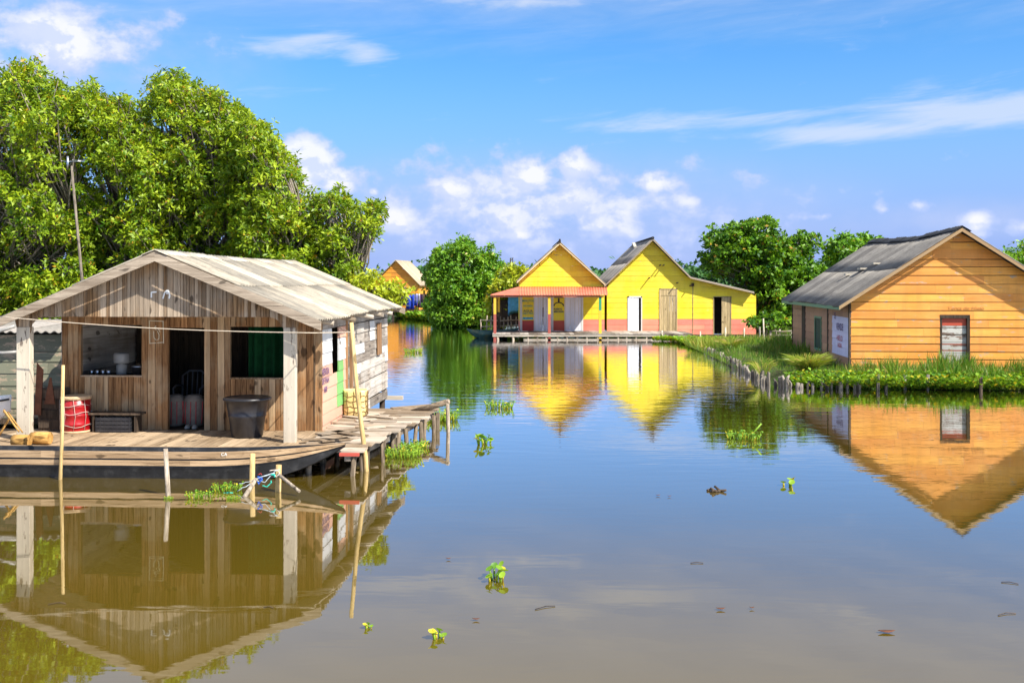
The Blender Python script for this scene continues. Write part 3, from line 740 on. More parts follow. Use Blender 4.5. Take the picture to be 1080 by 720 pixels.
# roof
mb = MB(); sg = lambda s, t: -.035 * math.sin(math.pi * s) * (1 - t) - .02 * math.sin(2.3 * math.pi * s) * t
pal = [.75, .15, .95, .25, .35, 1., .55, .85, .3, .9]
for sd in (-1, 1):
    corr(mb, (0, -.30, RZ), (0, 8.6, RZ), (sd * UE, -.30, RZ - slope * UE), (sd * UE, 8.6, RZ - slope * UE), .17, .02, .9, 2, sg, rfn=lambda k, r: min(1, max(0, pal[(k + r * 3) % 10] + rng.uniform(-.12, .12))))
roof = mb.build('roof', M['roof_left'], lh, fixn=False)
mb = MB()
for k in range(8):
    y0 = -.36 + k * 1.12; y1 = y0 + 1.2; zz = RZ + .035 + .006 * (k % 2) + sg((y0 + .5) / 9, 0)
    for sd in (-1, 1):
        mb.grid(lambda a, b, y0=y0, y1=y1, zz=zz, sd=sd: (sd * .22 * b, y0 + (y1 - y0) * a, zz - .09 * b + .008 * math.sin(a * 40)), 14, 2, .012, 0, rng.random())
mb.build('ridge_cap', M['ridge_pale'], roof, fixn=False)
rakew = wood('rake_board_wood', (.20, .15, .105), (.50, .41, .31), 'x', 1, 18, var=.1)
for sd in (-1, 1):
    for y in (-.34, 8.62):
        mb = MB(); mb.hexa([(0, y, RZ - .17), (0, y + .035, RZ - .17), (sd * (UE + .06), y + .035, RZ - .18 - slope * UE), (sd * (UE + .06), y, RZ - .18 - slope * UE), (0, y, RZ - .005), (0, y + .035, RZ - .005), (sd * (UE + .06), y + .035, RZ - .03 - slope * UE), (sd * (UE + .06), y, RZ - .03 - slope * UE)]); mb.build('rake_board', rakew, lh)
for k, v in enumerate((.9, 2.6, 4.2, 5.6, 7.0)):
    mb = MB(); mb.tube([(1.9, v, 2.55), (UE + .08 + rng.uniform(-.1, .04), v + .02, 2.37)], .045, 8); mb.build('rafter', M['grey_wood_x'], lh)
# marks
cu, cz = fw(165.5, 350)
mb = MB(); y = WV - .034; hw, hh = .13, .21
for p, q in (((-hw, hh), (hw, hh - .01)), ((hw, hh), (hw + .01, -hh)), ((hw, -hh + .02), (-hw, -hh)), ((-hw + .01, -hh), (-hw, hh)), ((-.02, .10), (.06, .03)), ((.06, .03), (.07, .0)), ((-.05, .02), (-.045, -.1)), ((-.045, -.1), (0, -.15)), ((0, -.15), (.05, -.13)), ((.05, -.13), (.055, -.05)), ((.055, -.05), (.02, .02)), ((.02, .02), (-.04, .08)), ((-.04, .08), (0, .12))):
    mb.bar((cu + p[0], y, cz + p[1]), (cu + q[0], y, cz + q[1]), .012, .004, (0, 1, 0))
mb.build('chalk_mark', M['chalk'], lh)
gu, gzz = LF.front(169, 310, 0)
mb = MB(); y = -.036
for p, q in (((-.14, .03), (-.14, -.06)), ((-.14, .03), (-.05, .035)), ((.06, -.08), (.09, .02)), ((.09, .02), (.13, .06)), ((.13, .0), (.15, .07)), ((.15, .07), (.18, -.02)), ((.18, -.02), (.17, -.08))):
    mb.bar((gu + p[0], y, gzz + p[1]), (gu + q[0], y, gzz + q[1]), .025, .006, (0, 1, 0))
mb.build('painted_mark', M['pale_mark'], lh)
# stilts
for v in (.1, WV + .1, 4, 6.2, BV - .1):
    for u in (UL + .1, 0, UR - .1):
        mb = MB(); mb.tube([(u, v, -1), (u + rng.uniform(-.04, .04), v, DZ - .12)], .07, 8); mb.build('stilt', M['dark_wood'], lh, fixn=False)
mb = MB()
for v in (WV + .1, 4.0, BV - .08): mb = MB(); mb.box((UL - .2, v, DZ - .2), (UR + (.42 if v > 8 else .05), v + .1, DZ - .1)); mb.build('floor_beam', M['grey_wood_x'], lh)

# deck in front and dock at the side
dk = thing('deck', 'plank deck round the brown house with a ragged dock running back on its right', 'deck', LF.o, LF.r)
mb = MB(); x = -4.6
while x < 2.7:
    wd = rng.uniform(.13, .2); v0 = -.86 + rng.uniform(-.05, .03); v1 = WV - .03 if x < UR - .05 else WV
    z = DZ + rng.uniform(-.006, .004)
    mb.hexa([(x, v0, z - .03), (x + wd - .008, v0, z - .03), (x + wd - .008, v1, z - .03), (x, v1, z - .03), (x, v0, z), (x + wd - .008, v0, z), (x + wd - .008, v1, z), (x, v1, z)]); x += wd
mb.build('porch_boards', M['deck_wood'], dk)
mb = MB(); v = -1.08; k = 0
while v < 4.45:
    wd = rng.uniform(.24, .42); e = 3.62 + (v + 1.1) * .125 + rng.uniform(-.10, .08); st = 2.46 if v > WV - .1 else 2.55
    zz = DZ + .012 + .018 * (k % 2) + rng.uniform(0, .012); an = rng.uniform(-.07, .07)
    cuts = [st, st + (e - st) * rng.uniform(.35, .65), e]
    for j in (0, 1):
        a, b = cuts[j], cuts[j + 1]; zj = zz + j * .014
        mb.hexa([(a, v + an * .2, zj - .025), (b, v + an, zj - .025), (b, v + wd + an, zj - .025), (a, v + wd + .01, zj - .025), (a, v + an * .2, zj), (b, v + an, zj + rng.uniform(-.01, .015)), (b, v + wd + an, zj + .004), (a, v + wd + .01, zj)])
    v += wd - .05; k += 1
for _ in range(12):
    a = rng.uniform(2.7, 3.5); v = rng.uniform(-.8, 3.8); L = rng.uniform(.4, .9); an = rng.uniform(-.9, .9)
    c = Vector((a, v, DZ + .062)); d = Vector((math.cos(an), math.sin(an), 0)) * L / 2; mb.bar(c - d, c + d, rng.uniform(.12, .2), .02)
mb.bar((3.2, 4.5, DZ + .04), (4.0, 4.9, DZ + .07), .22, .03); 
mb.build('dock_boards', M['dock_wood'], dk)
mb = MB()
mb.box((-4.6, -.84, DZ - .16), (2.7, -.76, DZ - .04)); mb.box((-4.6, .3, DZ - .16), (2.5, .4, DZ - .04))
mb.bar((2.8, -1.0, DZ - .09), (3.2, 4.4, DZ - .09), .1, .1); mb.bar((3.42, -1.0, DZ - .09), (4.08, 4.4, DZ - .09), .1, .1)
mb.build('bearer', M['grey_wood_y'], dk)
for i in range(13):
    v = -.95 + i * .44 + rng.uniform(-.08, .08); u = 3.5 + (v + 1.1) * .125 + rng.uniform(-.05, .06)
    mb = MB(); mb.tube([(u + rng.uniform(-.12, .12), v + rng.uniform(-.1, .1), -.8), (u, v, DZ - .03)], rng.uniform(.03, .055), 7); mb.build('post', M['pier_wood'], dk, fixn=False)
for i in range(6):
    v = -.8 + i; mb = MB(); mb.tube([(2.75 + rng.uniform(-.05, .1), v, -.8), (2.75, v, DZ - .03)], .05, 7); mb.build('post', M['stake_wood'], dk, fixn=False)
p1 = LF.loc(wp(449, 433, 21.9)); p2 = LF.loc(wp(473.5, 423, 21.6)); p3 = LF.loc(wp(473.5, 440, 21.6))
mb = MB(); mb.tube([p1 + Vector((-.3, 0, -.05)), p2], [.07, .055], 8); mb.build('slanting_log', M['grey_wood_x'], dk, fixn=False)
mb = MB(); mb.tube([(p3.x, p3.y, -.6), (p2.x - .03, p2.y, p2.z + .03)], .04, 7); mb.build('slanting_post', M['stake_wood'], dk, fixn=False)
pa = LF.loc(wp(358, 479, 16.55)); pb = LF.loc(wp(379, 479, 16.55))
mb = MB(); mb.box((pa.x, pa.y - .02, pa.z - .025), (pb.x, pb.y + .01, pa.z + .025)); mb.build('edge_strip', M['red_panel'], dk)

# dugout moored along the deck
cn = thing('wooden_canoe', 'long black and tan wooden canoe moored along the deck of the brown house', 'canoe', LF.o, LF.r)
CV = -1.16
def canoe(parent, x0, x1, cv, w, top, bot, mats, bowL=2.0, rise=.16, plank=True, bow0=True):
    N_ = 40; hull = MB(); st = []
    for i in range(N_ + 1):
        s = i / N_; x = x0 + (x1 - x0) * s; d1 = max(0, 1 - (x1 - x) / bowL); d0 = max(0, 1 - (x - x0) / bowL) if bow0 else 0; d = max(d0, d1)
        hw = w / 2 * max(.03, (1 - d ** 2.2)); zt = top + rise * d ** 2; zb_ = bot + (top - bot + rise * .5) * d ** 2.6
        st.append((x, hw, zt, zb_))
    prof = lambda hw, zt, zb_: [(-hw, zt), (-hw * .97, zt - (zt - zb_) * .45), (-hw * .6, zb_ + .02), (0, zb_), (hw * .6, zb_ + .02), (hw * .97, zt - (zt - zb_) * .45), (hw, zt), (hw - .03, zt), (hw * .5, zb_ + .07), (0, zb_ + .06), (-hw * .5, zb_ + .07), (-hw + .03, zt)]
    for (x, hw, zt, zb_) in st:
        hw = max(hw, .035)
        for (y, z) in prof(hw, zt, zb_): hull.v.append((x, cv + y, z))
    m = 12
    for i in range(N_):
        for k in range(m):
            k2 = (k + 1) % m; hull.face((i * m + k, i * m + k2, (i + 1) * m + k2, (i + 1) * m + k), 0, .5, False)
    hull.face(list(range(m)), 0, .5); hull.face([N_ * m + k for k in range(m)][::-1], 0, .5)
    hull.build('hull', mats[0], parent)
    if plank:
        for nm, a, b, pr in (('gunwale', -.005, .10, .028), ('side_plank', .13, .215, .018)):
            mb = MB()
            for sd in (-1, 1):
                for i in range(N_):
                    (xa, ha, ta, ba), (xb, hb, tb, bb) = st[i], st[i + 1]
                    fa = min(1, (ta - ba) / (top - bot)); fb = min(1, (tb - bb) / (top - bot)); ha = max(ha, .035); hb = max(hb, .035)
                    for_ = [(xa, cv + sd * (ha - .01), ta - b * fa), (xa, cv + sd * (ha + pr), ta - b * fa), (xb, cv + sd * (hb + pr), tb - b * fb), (xb, cv + sd * (hb - .01), tb - b * fb),
                            (xa, cv + sd * (ha - .01), ta - a * fa), (xa, cv + sd * (ha + pr), ta - a * fa), (xb, cv + sd * (hb + pr), tb - a * fb), (xb, cv + sd * (hb - .01), tb - a * fb)]
                    mb.hexa(for_, 0, .3 + (i // 10) * .2)
            mb.build(nm, mats[1], parent)
canoe(cn, -6.2, 3.42, CV, .52, .43, -.12, (M['canoe_black'], M['canoe_tan']), 2.4, .13)
mb = MB()
for x in (-4, -2.4, -.8, .8, 2.2): mb = MB(); mb.box((x, CV - .22, .33), (x + .16, CV + .22, .355)); mb.build('thwart', M['canoe_tan'], cn)
cu_, cz_ = LF.front(237, 478, CV - .27)
lettering('painted_letters', 'CA', .07, M['pale_mark'], (cu_, CV - .297, cz_ - .01), (R(90), 0, 0), cn)

# -------- things on the deck
def fthing(name, label, cat, u, v, z=DZ, rz=0, group=None):
    p = LF.w(u, v, z); return thing(name, label, cat, p, LF.r + rz, group)
# red drum
u, _ = LF.front(81, 455, 1.05)
t_ = fthing('drum', 'red plastic drum bound with pale rope beside the porch pole', 'drum', u, 1.02)
mb = MB(); mb.lathe([(.235, 0), (.25, .03), (.25, .14), (.262, .155), (.25, .17), (.25, .30), (.262, .315), (.25, .33), (.25, .46), (.262, .475), (.25, .49), (.255, .62), (.24, .625), (.235, .60), (.0, .595)], n=28); mb.build('barrel', M['red_plastic'], t_, fixn=True)
mb = MB(); mb.lathe([(.262, .60), (.268, .60), (.268, .655), (.255, .665), (.22, .65), (.0, .648)], n=28); mb.build('rim', M['red_rim'], t_); mb = MB(); mb.lathe([(.24, -.001), (.258, -.001), (.262, .04), (.24, .04)], n=28); mb.build('rim', M['red_rim'], t_)
mb = MB()
for zz, ph in ((.13, 0), (.36, 1.4), (.50, 2.2)):
    mb.tube([(.272 * math.cos(a / 16 * 6.283), .272 * math.sin(a / 16 * 6.283), zz + .025 * math.sin(a * 1.3 + ph)) for a in range(17)], .005, 5)
for a in (3.6, 4.3, 5.0, 5.7): mb.tube([(.272 * math.cos(a), .272 * math.sin(a), .05), (.272 * math.cos(a + .12), .272 * math.sin(a + .12), .3), (.272 * math.cos(a), .272 * math.sin(a), .6)], .004, 5)
mb.build('rope', M['white_rope'], t_, fixn=False)
# bench
ua, _ = LF.front(96, 435, 1.1); ub, _ = LF.front(151, 435, 1.1); um = (ua + ub) / 2; hl = (ub - ua) / 2; _, bz = LF.front(120, 434.5, 1.1)
t_ = fthing('bench', 'low dark wooden bench against the front wall under the open window', 'bench', um, 1.1)
mb = MB(); mb.box((-hl, -.14, bz - DZ - .035), (hl, .14, bz - DZ)); mb.build('seat', M['dark_wood'], t_)
for s in (-1, 1): mb = MB(); mb.box((s * hl * .8 - .02, -.12, 0), (s * hl * .8 + .02, .12, bz - DZ - .035)); mb.build('leg', M['dark_wood'], t_)
ua, _ = LF.front(101, 435, 1.0); ub, _ = LF.front(139, 435, 1.0)
t_ = fthing('crate', 'black slatted crate pushed under the low bench', 'crate', (ua + ub) / 2, 1.08); hw = (ub - ua) / 2 - .01
mb = MB()
for i in range(4):
    z = .01 + i * .068
    mb.box((-hw, -.125, z), (hw, -.11, z + .055)); mb.box((-hw, .11, z), (hw, .125, z + .055)); mb.box((-hw, -.11, z), (-hw + .015, .11, z + .055)); mb.box((hw - .015, -.11, z), (hw, .11, z + .055))
for i in range(9):
    x = -hw + .012 + i * (2 * hw - .034) / 8; mb.box((x, -.13, 0), (x + .012, -.112, .28))
mb.box((-hw, -.11, 0), (hw, .11, .012)); mb.build('crate_body', M['black_plastic'], t_)
# black tub
u, _ = LF.front(259.5, 455, .55); _, zt = LF.front(259, 415, .55); _, zb_ = LF.front(259, 457, .35); hgt = .70
t_ = fthing('tub', 'big black plastic tub below the window with the green curtain', 'tub', u, .62)
mb = MB(); mb.lathe([(.25, 0), (.27, .02), (.32, .36), (.335, .38), (.325, .40), (.37, .64), (.405, .65), (.405, .69), (.385, .70), (.35, .66), (.27, .06), (0, .05)], n=36); mb.build('tub_body', M['black_plastic'], t_)
mb = MB(); mb.lathe([(.405, .655), (.42, .66), (.42, .685), (.405, .69)], n=36); mb.build('rim', M['black_plastic'], t_)
# jerrycan basket
pc = wp(374.5, 441, 20.6); q = LF.loc(wp(374.5, 441, 2.72 * F / (441 - HY)))
t_ = fthing('cut_container', 'yellow cut-open plastic container in a twine net on the side dock', 'container', q.x, q.y + .05, DZ + .05)
def rsq(a, z): 
    c, s = abs(math.cos(a)), abs(math.sin(a)); return 1 / (c ** 4 + s ** 4) ** .25
mb = MB(); mb.lathe([(.20, 0), (.225, .03), (.23, .2), (.222, .22), (.23, .24), (.23, .46), (.235, .52), (.22, .525), (.21, .5), (.20, .04), (0, .03)], n=32, rfn=rsq, sy=.8); mb.build('container_body', M['can_yellow'], t_)
mb = MB()
for zz in (.09, .19, .30, .40):
    mb.tube([(.238 * rsq(a / 24 * 6.283, 0) * math.cos(a / 24 * 6.283), .8 * .238 * rsq(a / 24 * 6.283, 0) * math.sin(a / 24 * 6.283), zz + .02 * math.sin(a * 2.1 + zz * 20)) for a in range(25)], .007, 5)
for k in range(12):
    a = k / 12 * 6.283; mb.tube([(.238 * rsq(a + j, 0) * math.cos(a + j), .8 * .238 * rsq(a + j, 0) * math.sin(a + j), z) for z, j in ((.02, 0), (.15, .08), (.28, -.05), (.42, .05), (.5, 0))], .007, 5)
mb.build('twine_net', M['twine'], t_, fixn=False)
mb = MB(); mb.tube([(-.24, 0, .40), (-.31, -.02, .34), (-.30, -.02, .24)], .012, 6); mb.build('handle', M['twine'], t_, fixn=False)
# logs
def log_(label, a, b, Y, r):
    p = wp(*a, Y); q_ = wp(*b, Y - .03); p.z = q_.z = DZ + r + .01; c = (p + q_) / 2
    t = MB(); t.tube([p - c, (p - c) * .3 + (q_ - c) * -.0, q_ - c], [r * .96, r * 1.05, r], 14, wob=.05); o = t.build('log', M['log_wood'], None, fixn=False); o.location = c; tag(o, label, 'log', 'cut logs by the left post')
log_('yellow cut log lying nearest the bow of the white boat, left of the two', (14, 458), (31, 459), 17.3, .095)
log_('yellow cut log lying against the foot of the left porch post, right of the two', (33, 457), (53, 455), 17.55, .10)
# string from log: pile of twigs
o_ = MB(); b0 = wp(5, 430, 17.8); o_.tube([wp(3, 452, 17.8), wp(10, 441, 17.8), wp(4, 433, 17.8)], .02, 6); o_.tube([wp(4, 432, 17.8), wp(20, 455, 17.6)], .015, 6); o_.tube([wp(8, 434, 17.8), wp(24, 456, 17.6)], .012, 6); o_.tube([wp(-4, 464, 17.8), wp(10, 441, 17.8)], .018, 6)
o_ = o_.build('driftwood', M['log_wood'], None, origin=b0, fixn=False); tag(o_, 'forked tan sticks propped against the left cut log', 'sticks')

# sticks and poles
def pole(name, label, cat, pts, r0, r1, mat, group=None, n_=8):
    pts = [Vector(p) for p in pts]; org = pts[0].copy(); mb = MB(); k = len(pts)
    mb.tube(pts, [r0 + (r1 - r0) * i / (k - 1) for i in range(k)], n_, wob=.12)
    o = mb.build(name, mat, None, origin=org, fixn=False); tag(o, label, cat, group); return o
def waterY(py): return H * F / (py - HY)
Y = waterY(505.5); p = wp(62, 505.5, Y); p.z = -.6; q = wp(66.5, 385, Y); pole('mooring_pole', 'tall thin yellow pole standing in the water before the red drum', 'pole', [p, p.lerp(q, .5) + Vector((.015, 0, 0)), q], .032, .026, M['pole_wood'])
Y = waterY(522); p = wp(178.5, 522, Y); p.z = -.6; q = wp(174.5, 473, Y); pole('stake', 'short grey stake in the water before the middle of the canoe', 'stake', [p, p.lerp(q, .5) + Vector((.01, 0, 0)), q], .042, .034, M['stake_wood'])
Y = waterY(511); p = wp(264.5, 511, Y); p.z = -.6; q = wp(266.5, 478, Y); pole('stake', 'yellowish split stake beside the canoe, left of the knotted cords', 'stake', [p, q], .045, .04, M['pole_wood'])
Y = waterY(518); YD = Y; p = wp(292, 518, Y); p.z = -.6; q = wp(294, 490, Y); pole('stake', 'stubby yellowish stake that the fishing cords are tied to', 'stake', [p, q], .05, .045, M['pole_wood'])
pole('prop_stick', 'thin stick leaning right from the cord stake into the water', 'stick', [wp(293.5, 500, YD - .06), wp(316, 518, YD - .35)], .028, .022, M['stake_wood'])
pole('prop_stick', 'grey stick leaning left into the water under the blue cords', 'stick', [wp(270, 505, YD - .12), wp(257, 525.5, waterY(524))], .03, .035, M['stake_wood'])
Y = waterY(497); p = wp(389, 497, Y); p.z = -.7; q = wp(370.5, 340, Y + .2); pole('punting_pole', 'long leaning yellow-grey pole rising past the yellow container to the eave', 'pole', [p, p.lerp(q, .3) + Vector((.03, 0, 0)), p.lerp(q, .65) + Vector((-.01, 0, 0)), q], .045, .032, M['pole_wood'])
# cords on the stake
t_ = thing('tangled_cords', 'tangle of blue, green and white fishing cords on the short stake', 'cords', wp(294, 500, YD - .07))
def cord(mat, pts, r=.008):
    r *= .6; mb = MB(); L = []
    for i in range(len(pts) - 1):
        a, b = pts[i], pts[i + 1]
        for k in range(4): L.append(Vector(wp(a[0] + (b[0] - a[0]) * k / 4 + rng.uniform(-.5, .5), a[1] + (b[1] - a[1]) * k / 4 + rng.uniform(-.5, .5), YD - .09 - .02 * rng.random())) - t_.location)
    mb.tube(L, r, 5); mb.build('cord', mat, t_, fixn=False)
cord(M['net_grey'], [(250, 518), (262, 511), (272, 504), (283, 500), (292, 498)], .012); cord(M['net_grey'], [(252, 510), (262, 508), (275, 503), (288, 499)])
cord(M['net_blue'], [(270, 505), (273, 510), (277, 505), (272, 502), (275, 508)], .014); cord(M['net_teal'], [(277, 512), (282, 513), (286, 509), (286, 506)], .012)
cord(M['net_teal'], [(286, 500), (290, 501), (289, 503)], .02); cord(M['white_rope'], [(284, 496), (290, 495), (295, 498), (292, 503), (286, 499)], .014); cord(M['net_grey'], [(266, 506), (280, 508), (290, 497), (297, 494)], .01)
cord(M['red_plastic'], [(272, 500), (275, 499), (276, 501)], .01); cord(M['net_teal'], [(232, 521), (240, 519), (247, 519)], .012)
# wire across porch
mb = MB(); L = []
for i in range(25):
    s = i / 24; x = -2.6 + 5.35 * s; L.append((x, -.52, 2.53 - .26 * s - .06 * math.sin(math.pi * s)))
L += [(3.0, 1.2, 2.2), (2.6, 2.0, 2.25)]
mb.tube(L, .008, 5); o = mb.build('clothes_line', M['wire'], None, fixn=False); o.location = LF.o; o.rotation_euler = (0, 0, LF.r); tag(o, 'thin pale line strung across the front of the porch', 'line')

# -------- things inside
def curtain(label, a0, a1, z0, z1, v, amp=.035, waves=5):
    t = MB(); c = (a0 + a1) / 2; h = z1 - z0
    t.grid(lambda a, b: ((a - .5) * (a1 - a0), amp * math.sin(a * waves * 6.283) * (.5 + .5 * b) + .02 * math.sin(a * 9), h * (1 - b)), waves * 10, 6, .004, 0, .5, True, (0, 1, 0))
    o = t.build('curtain', M['curtain'], None, fixn=False); o.location = LF.w(c, v, z0); o.rotation_euler = (0, 0, LF.r); tag(o, label, 'curtain')
curtain('dark green curtain hanging inside the right front window', w0 + .22, w1 + .1, wzb - .2, wza + .05, WV + .38, .07, 5)
curtain('dark green curtain hanging at the right edge of the open doorway', d1 - .22, d1 + .12, DZ + .02, dzt + .05, WV + .6, .05, 3)
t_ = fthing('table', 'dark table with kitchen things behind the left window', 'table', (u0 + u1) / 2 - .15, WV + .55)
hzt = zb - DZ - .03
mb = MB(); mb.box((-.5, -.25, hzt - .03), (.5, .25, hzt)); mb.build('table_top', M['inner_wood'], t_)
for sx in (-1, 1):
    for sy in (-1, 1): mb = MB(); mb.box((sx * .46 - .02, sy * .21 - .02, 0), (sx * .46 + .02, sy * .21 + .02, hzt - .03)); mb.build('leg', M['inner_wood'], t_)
cx_ = (u0 + u1) / 2 - .15
def potthing(name, label, cat, du, dv, prof, mat, z=None, grp=None):
    mb = MB(); mb.lathe(prof, n=20); o = mb.build(name, mat, None); o.location = LF.w(cx_ + du, WV + .55 + dv, (DZ + hzt) if z is None else z); tag(o, label, cat, grp); return o
for k, (du, nm) in enumerate(((-.42, 'leftmost'), (-.31, 'second from the left'), (-.20, 'third from the left'), (-.09, 'rightmost'))):
    potthing('glass_jar', f'small pale cup behind the left window, {nm} in its row', 'cup', du, -.15, [(.03, 0), (.04, .01), (.042, .09), (.035, .095), (.03, .02), (0, .015)], M['metal_pan'], None, 'cups behind the left window')
potthing('water_jug', 'white round container standing tall behind the left window', 'container', .12, -.05, [(.09, 0), (.10, .02), (.10, .18), (.05, .20), (.14, .22), (.15, .24), (.15, .38), (.13, .41), (0, .42)], M['white_plastic'])
potthing('cooking_pot', 'round metal pot hanging dim behind the left window', 'pot', .42, .05, [(.09, 0), (.13, .03), (.14, .14), (.15, .15), (.12, .17), (.03, .2), (0, .22)], M['metal_pan'])
# sacks in doorway and sandals
for k, (px_, lab) in enumerate(((184, 'pale sack with red stripes inside the doorway, left of the two'), (204, 'pale sack with red stripes inside the doorway, right of the two'))):
    uu, _ = LF.front(px_, 440, WV + .5)
    t_ = fthing('sack', lab, 'sack', uu, WV + .55, DZ - .005, 0, 'striped sacks in the doorway')
    mb = MB(); mb.lathe([(.15, 0), (.19, .04), (.20, .3), (.19, .5), (.14, .58), (.08, .6), (0, .6)], n=18, rfn=lambda a, z: 1 + .06 * math.sin(3 * a + z * 7)); mb.build('sack_body', M['sack'], t_)
    mb = MB()
    for a in (3.6, 4.2, 4.7, 5.2, 5.8): mb.tube([(.205 * (1 + .06 * math.sin(3 * a + z * 7)) * math.cos(a), .205 * (1 + .06 * math.sin(3 * a + z * 7)) * math.sin(a), z) for z in (.06, .2, .35, .48)], .008, 5)
    mb.build('stripe', M['sack_red'], t_, fixn=False)
ux, _ = LF.front(201, 450, WV + .12)
t_ = fthing('sandals', 'pair of pale sandals on the doorway floor', 'sandals', ux, WV + .14, DZ)
for s in (-1, 1):
    mb = MB(); mb.lathe([(.045, 0), (.05, .01), (.05, .025), (.04, .05), (.02, .07), (0, .07)], (s * .07, 0, 0), 14, sy=1.7); mb.build('sandal', M['white_plastic'], t_)
# plastic chair in the doorway
uu, _ = LF.front(197, 400, WV + 1.2)
t_ = fthing('plastic_chair', 'grey plastic armchair standing deep inside the doorway', 'chair', uu, WV + 1.4)
cm = plain('grey_plastic', (.10, .10, .11), .5)
mb = MB(); mb.box((-.24, -.22, .42), (.24, .22, .45)); mb.build('seat', cm, t_)
mb = MB(); mb.tube([(-.24, .2, .42), (-.25, .25, .85), (-.12, .27, .95), (.12, .27, .95), (.25, .25, .85), (.24, .2, .42)], .02, 6)
for x in (-.15, -.05, .05, .15): mb.tube([(x, .21, .45), (x, .27, .94)], .012, 5)
mb.build('backrest', cm, t_, fixn=False)
for s in (-1, 1):
    mb = MB(); mb.tube([(s * .25, .22, .66), (s * .28, 0, .68), (s * .27, -.22, .64), (s * .25, -.22, .44)], .018, 6); mb.build('armrest', cm, t_, fixn=False)
    for y in (-.2, .2): mb = MB(); mb.tube([(s * .22, y, .43), (s * .25, y * 1.1, 0)], .02, 6); mb.build('leg', cm, t_, fixn=False)

# -------- neighbours on the far left
sh = thing('plank_shed', 'old green-grey plank shed seen left of the brown house', 'shed', (-10.9, 21.6, 0))
mb = MB(); hboards(mb, lambda a, z, o: (a, -o, z), lambda z: -2.4, lambda z: 1.6, .3, 2.02, .235, [(-.02, .30, 1.55, 1.85)], 1.6, .015); mb.build('front_wall', [M['old_green_board']], sh)
mb = MB(); hboards(mb, lambda a, z, o: (1.6 + o, a, z), lambda z: 0, lambda z: 2.6, .3, 2.02, .235, (), 1.6, .015); hboards(mb, lambda a, z, o: (-2.4 - o, a, z), lambda z: 0, lambda z: 2.6, .3, 2.02, .235, (), 1.6, .015); hboards(mb, lambda a, z, o: (a, 2.6 + o, z), lambda z: -2.4, lambda z: 1.6, .3, 2.02, .235, (), 1.6, .015); mb.build('side_wall', M['old_green_board'], sh)
mb = MB(); corr(mb, (-2.7, 3.0, 2.22), (1.8, 3.0, 2.22), (-2.7, -.4, 2.10), (1.8, -.4, 2.10), rows=1); mb.build('roof', M['roof_grey'], sh, fixn=False)
mb = MB(); mb.box((-2.4, -.03, .18), (1.6, 2.6, .29)); mb.build('floor', M['dark_wood'], sh)
for x in (-2.2, -.4, 1.4):
    for y in (.1, 2.4): mb = MB(); mb.tube([(x, y, -.8), (x, y, .2)], .06, 7); mb.build('stilt', M['dark_wood'], sh, fixn=False)
mb = MB(); mb.tube([wp(-12, 353, 19.9), wp(16, 343.5, 19.9)], .035, 8); mb.tube([wp(-14, 371.5, 19.9), wp(4, 372, 19.9), wp(18, 371, 19.9)], .03, 8)
o = mb.build('water_pipe', M['white_plastic'], None, origin=wp(0, 348, 19.9), fixn=False); tag(o, 'white pipes running to the left porch post in front of the old shed', 'pipe')
# cabinet of dark wood with rusty sheet
u, _ = LF.front(49, 430, .9)
t_ = fthing('cabinet', 'dark wooden cabinet standing behind the left porch post', 'cabinet', u, 1.25)
mb = MB(); mb.box((-.26, -.15, 0), (.21, .25, .78)); mb.build('cabinet_body', M['dark_wood'], t_)
mb = MB()
for i in range(4): mb.box((-.24, -.175, .06 + i * .18), (.19, -.152, .21 + i * .18))
mb.build('door_panel', M['dark_wood'], t_)
mb = MB(); mb.hexa([(-.3, -.22, .3), (-.18, -.22, .3), (-.18, -.20, .3), (-.3, -.20, .3), (-.27, -.18, 1.25), (-.15, -.18, 1.12), (-.15, -.16, 1.12), (-.27, -.16, 1.25)]); mb.hexa([(-.12, -.2, .5), (.08, -.2, .5), (.08, -.18, .5), (-.12, -.18, .5), (-.03, -.18, .98), (.0, -.18, .98), (.0, -.16, .98), (-.03, -.16, .98)])
o = mb.build('rusty_sheet', M['rust'], None); o.location = t_.location; o.rotation_euler = t_.rotation_euler; tag(o, 'rust brown metal sheets leaning on the dark cabinet', 'metal sheet')
# white boat
bt = thing('white_boat', 'white boat whose raised bow points at the left porch post', 'boat', (-9.25, 19.2, 0))
mb = MB(); st = []; NN = 22
for i in range(NN + 1):
    s = i / NN; x = -4.6 + s * 4.62; d = max(0, (s - .45) / .55); hw = .75 * (1 - d ** 2.4) + .02; zt = .80 + .24 * d ** 1.5; kb = -.12 + .85 * d ** 2.6
    for (y, z) in ((-hw, zt), (-hw - .03, zt - .05), (-hw, zt - .08), (-hw * .86, kb + (zt - kb) * .45), (-hw * .5, kb + (zt - kb) * .1), (0, kb), (hw * .5, kb + (zt - kb) * .1), (hw * .86, kb + (zt - kb) * .45), (hw, zt - .08), (hw + .03, zt - .05), (hw, zt), (hw - .05 * (hw > .06), zt), (hw * .7, kb + .2), (-hw * .7, kb + .2), (-hw + .05 * (hw > .06), zt)): mb.v.append((x, y, max(z, -.12) if z < zt else z))
m = 15
for i in range(NN):
    for k in range(m): k2 = (k + 1) % m; mb.face((i * m + k, i * m + k2, (i + 1) * m + k2, (i + 1) * m + k), 0, .5, True)
mb.face(list(range(m))); mb.face([NN * m + k for k in range(m)][::-1]); mb.build('hull', M['boat_white'], bt)
mb = MB(); L = []
for i in range(NN + 1):
    s = i / NN; x = -4.6 + s * 4.62; d = max(0, (s - .45) / .55); L.append((x, -(.75 * (1 - d ** 2.4) + .055), .72 + .24 * d ** 1.5))
mb.tube(L, .018, 6); mb.build('rub_rail', M['canoe_black'], bt, fixn=False)

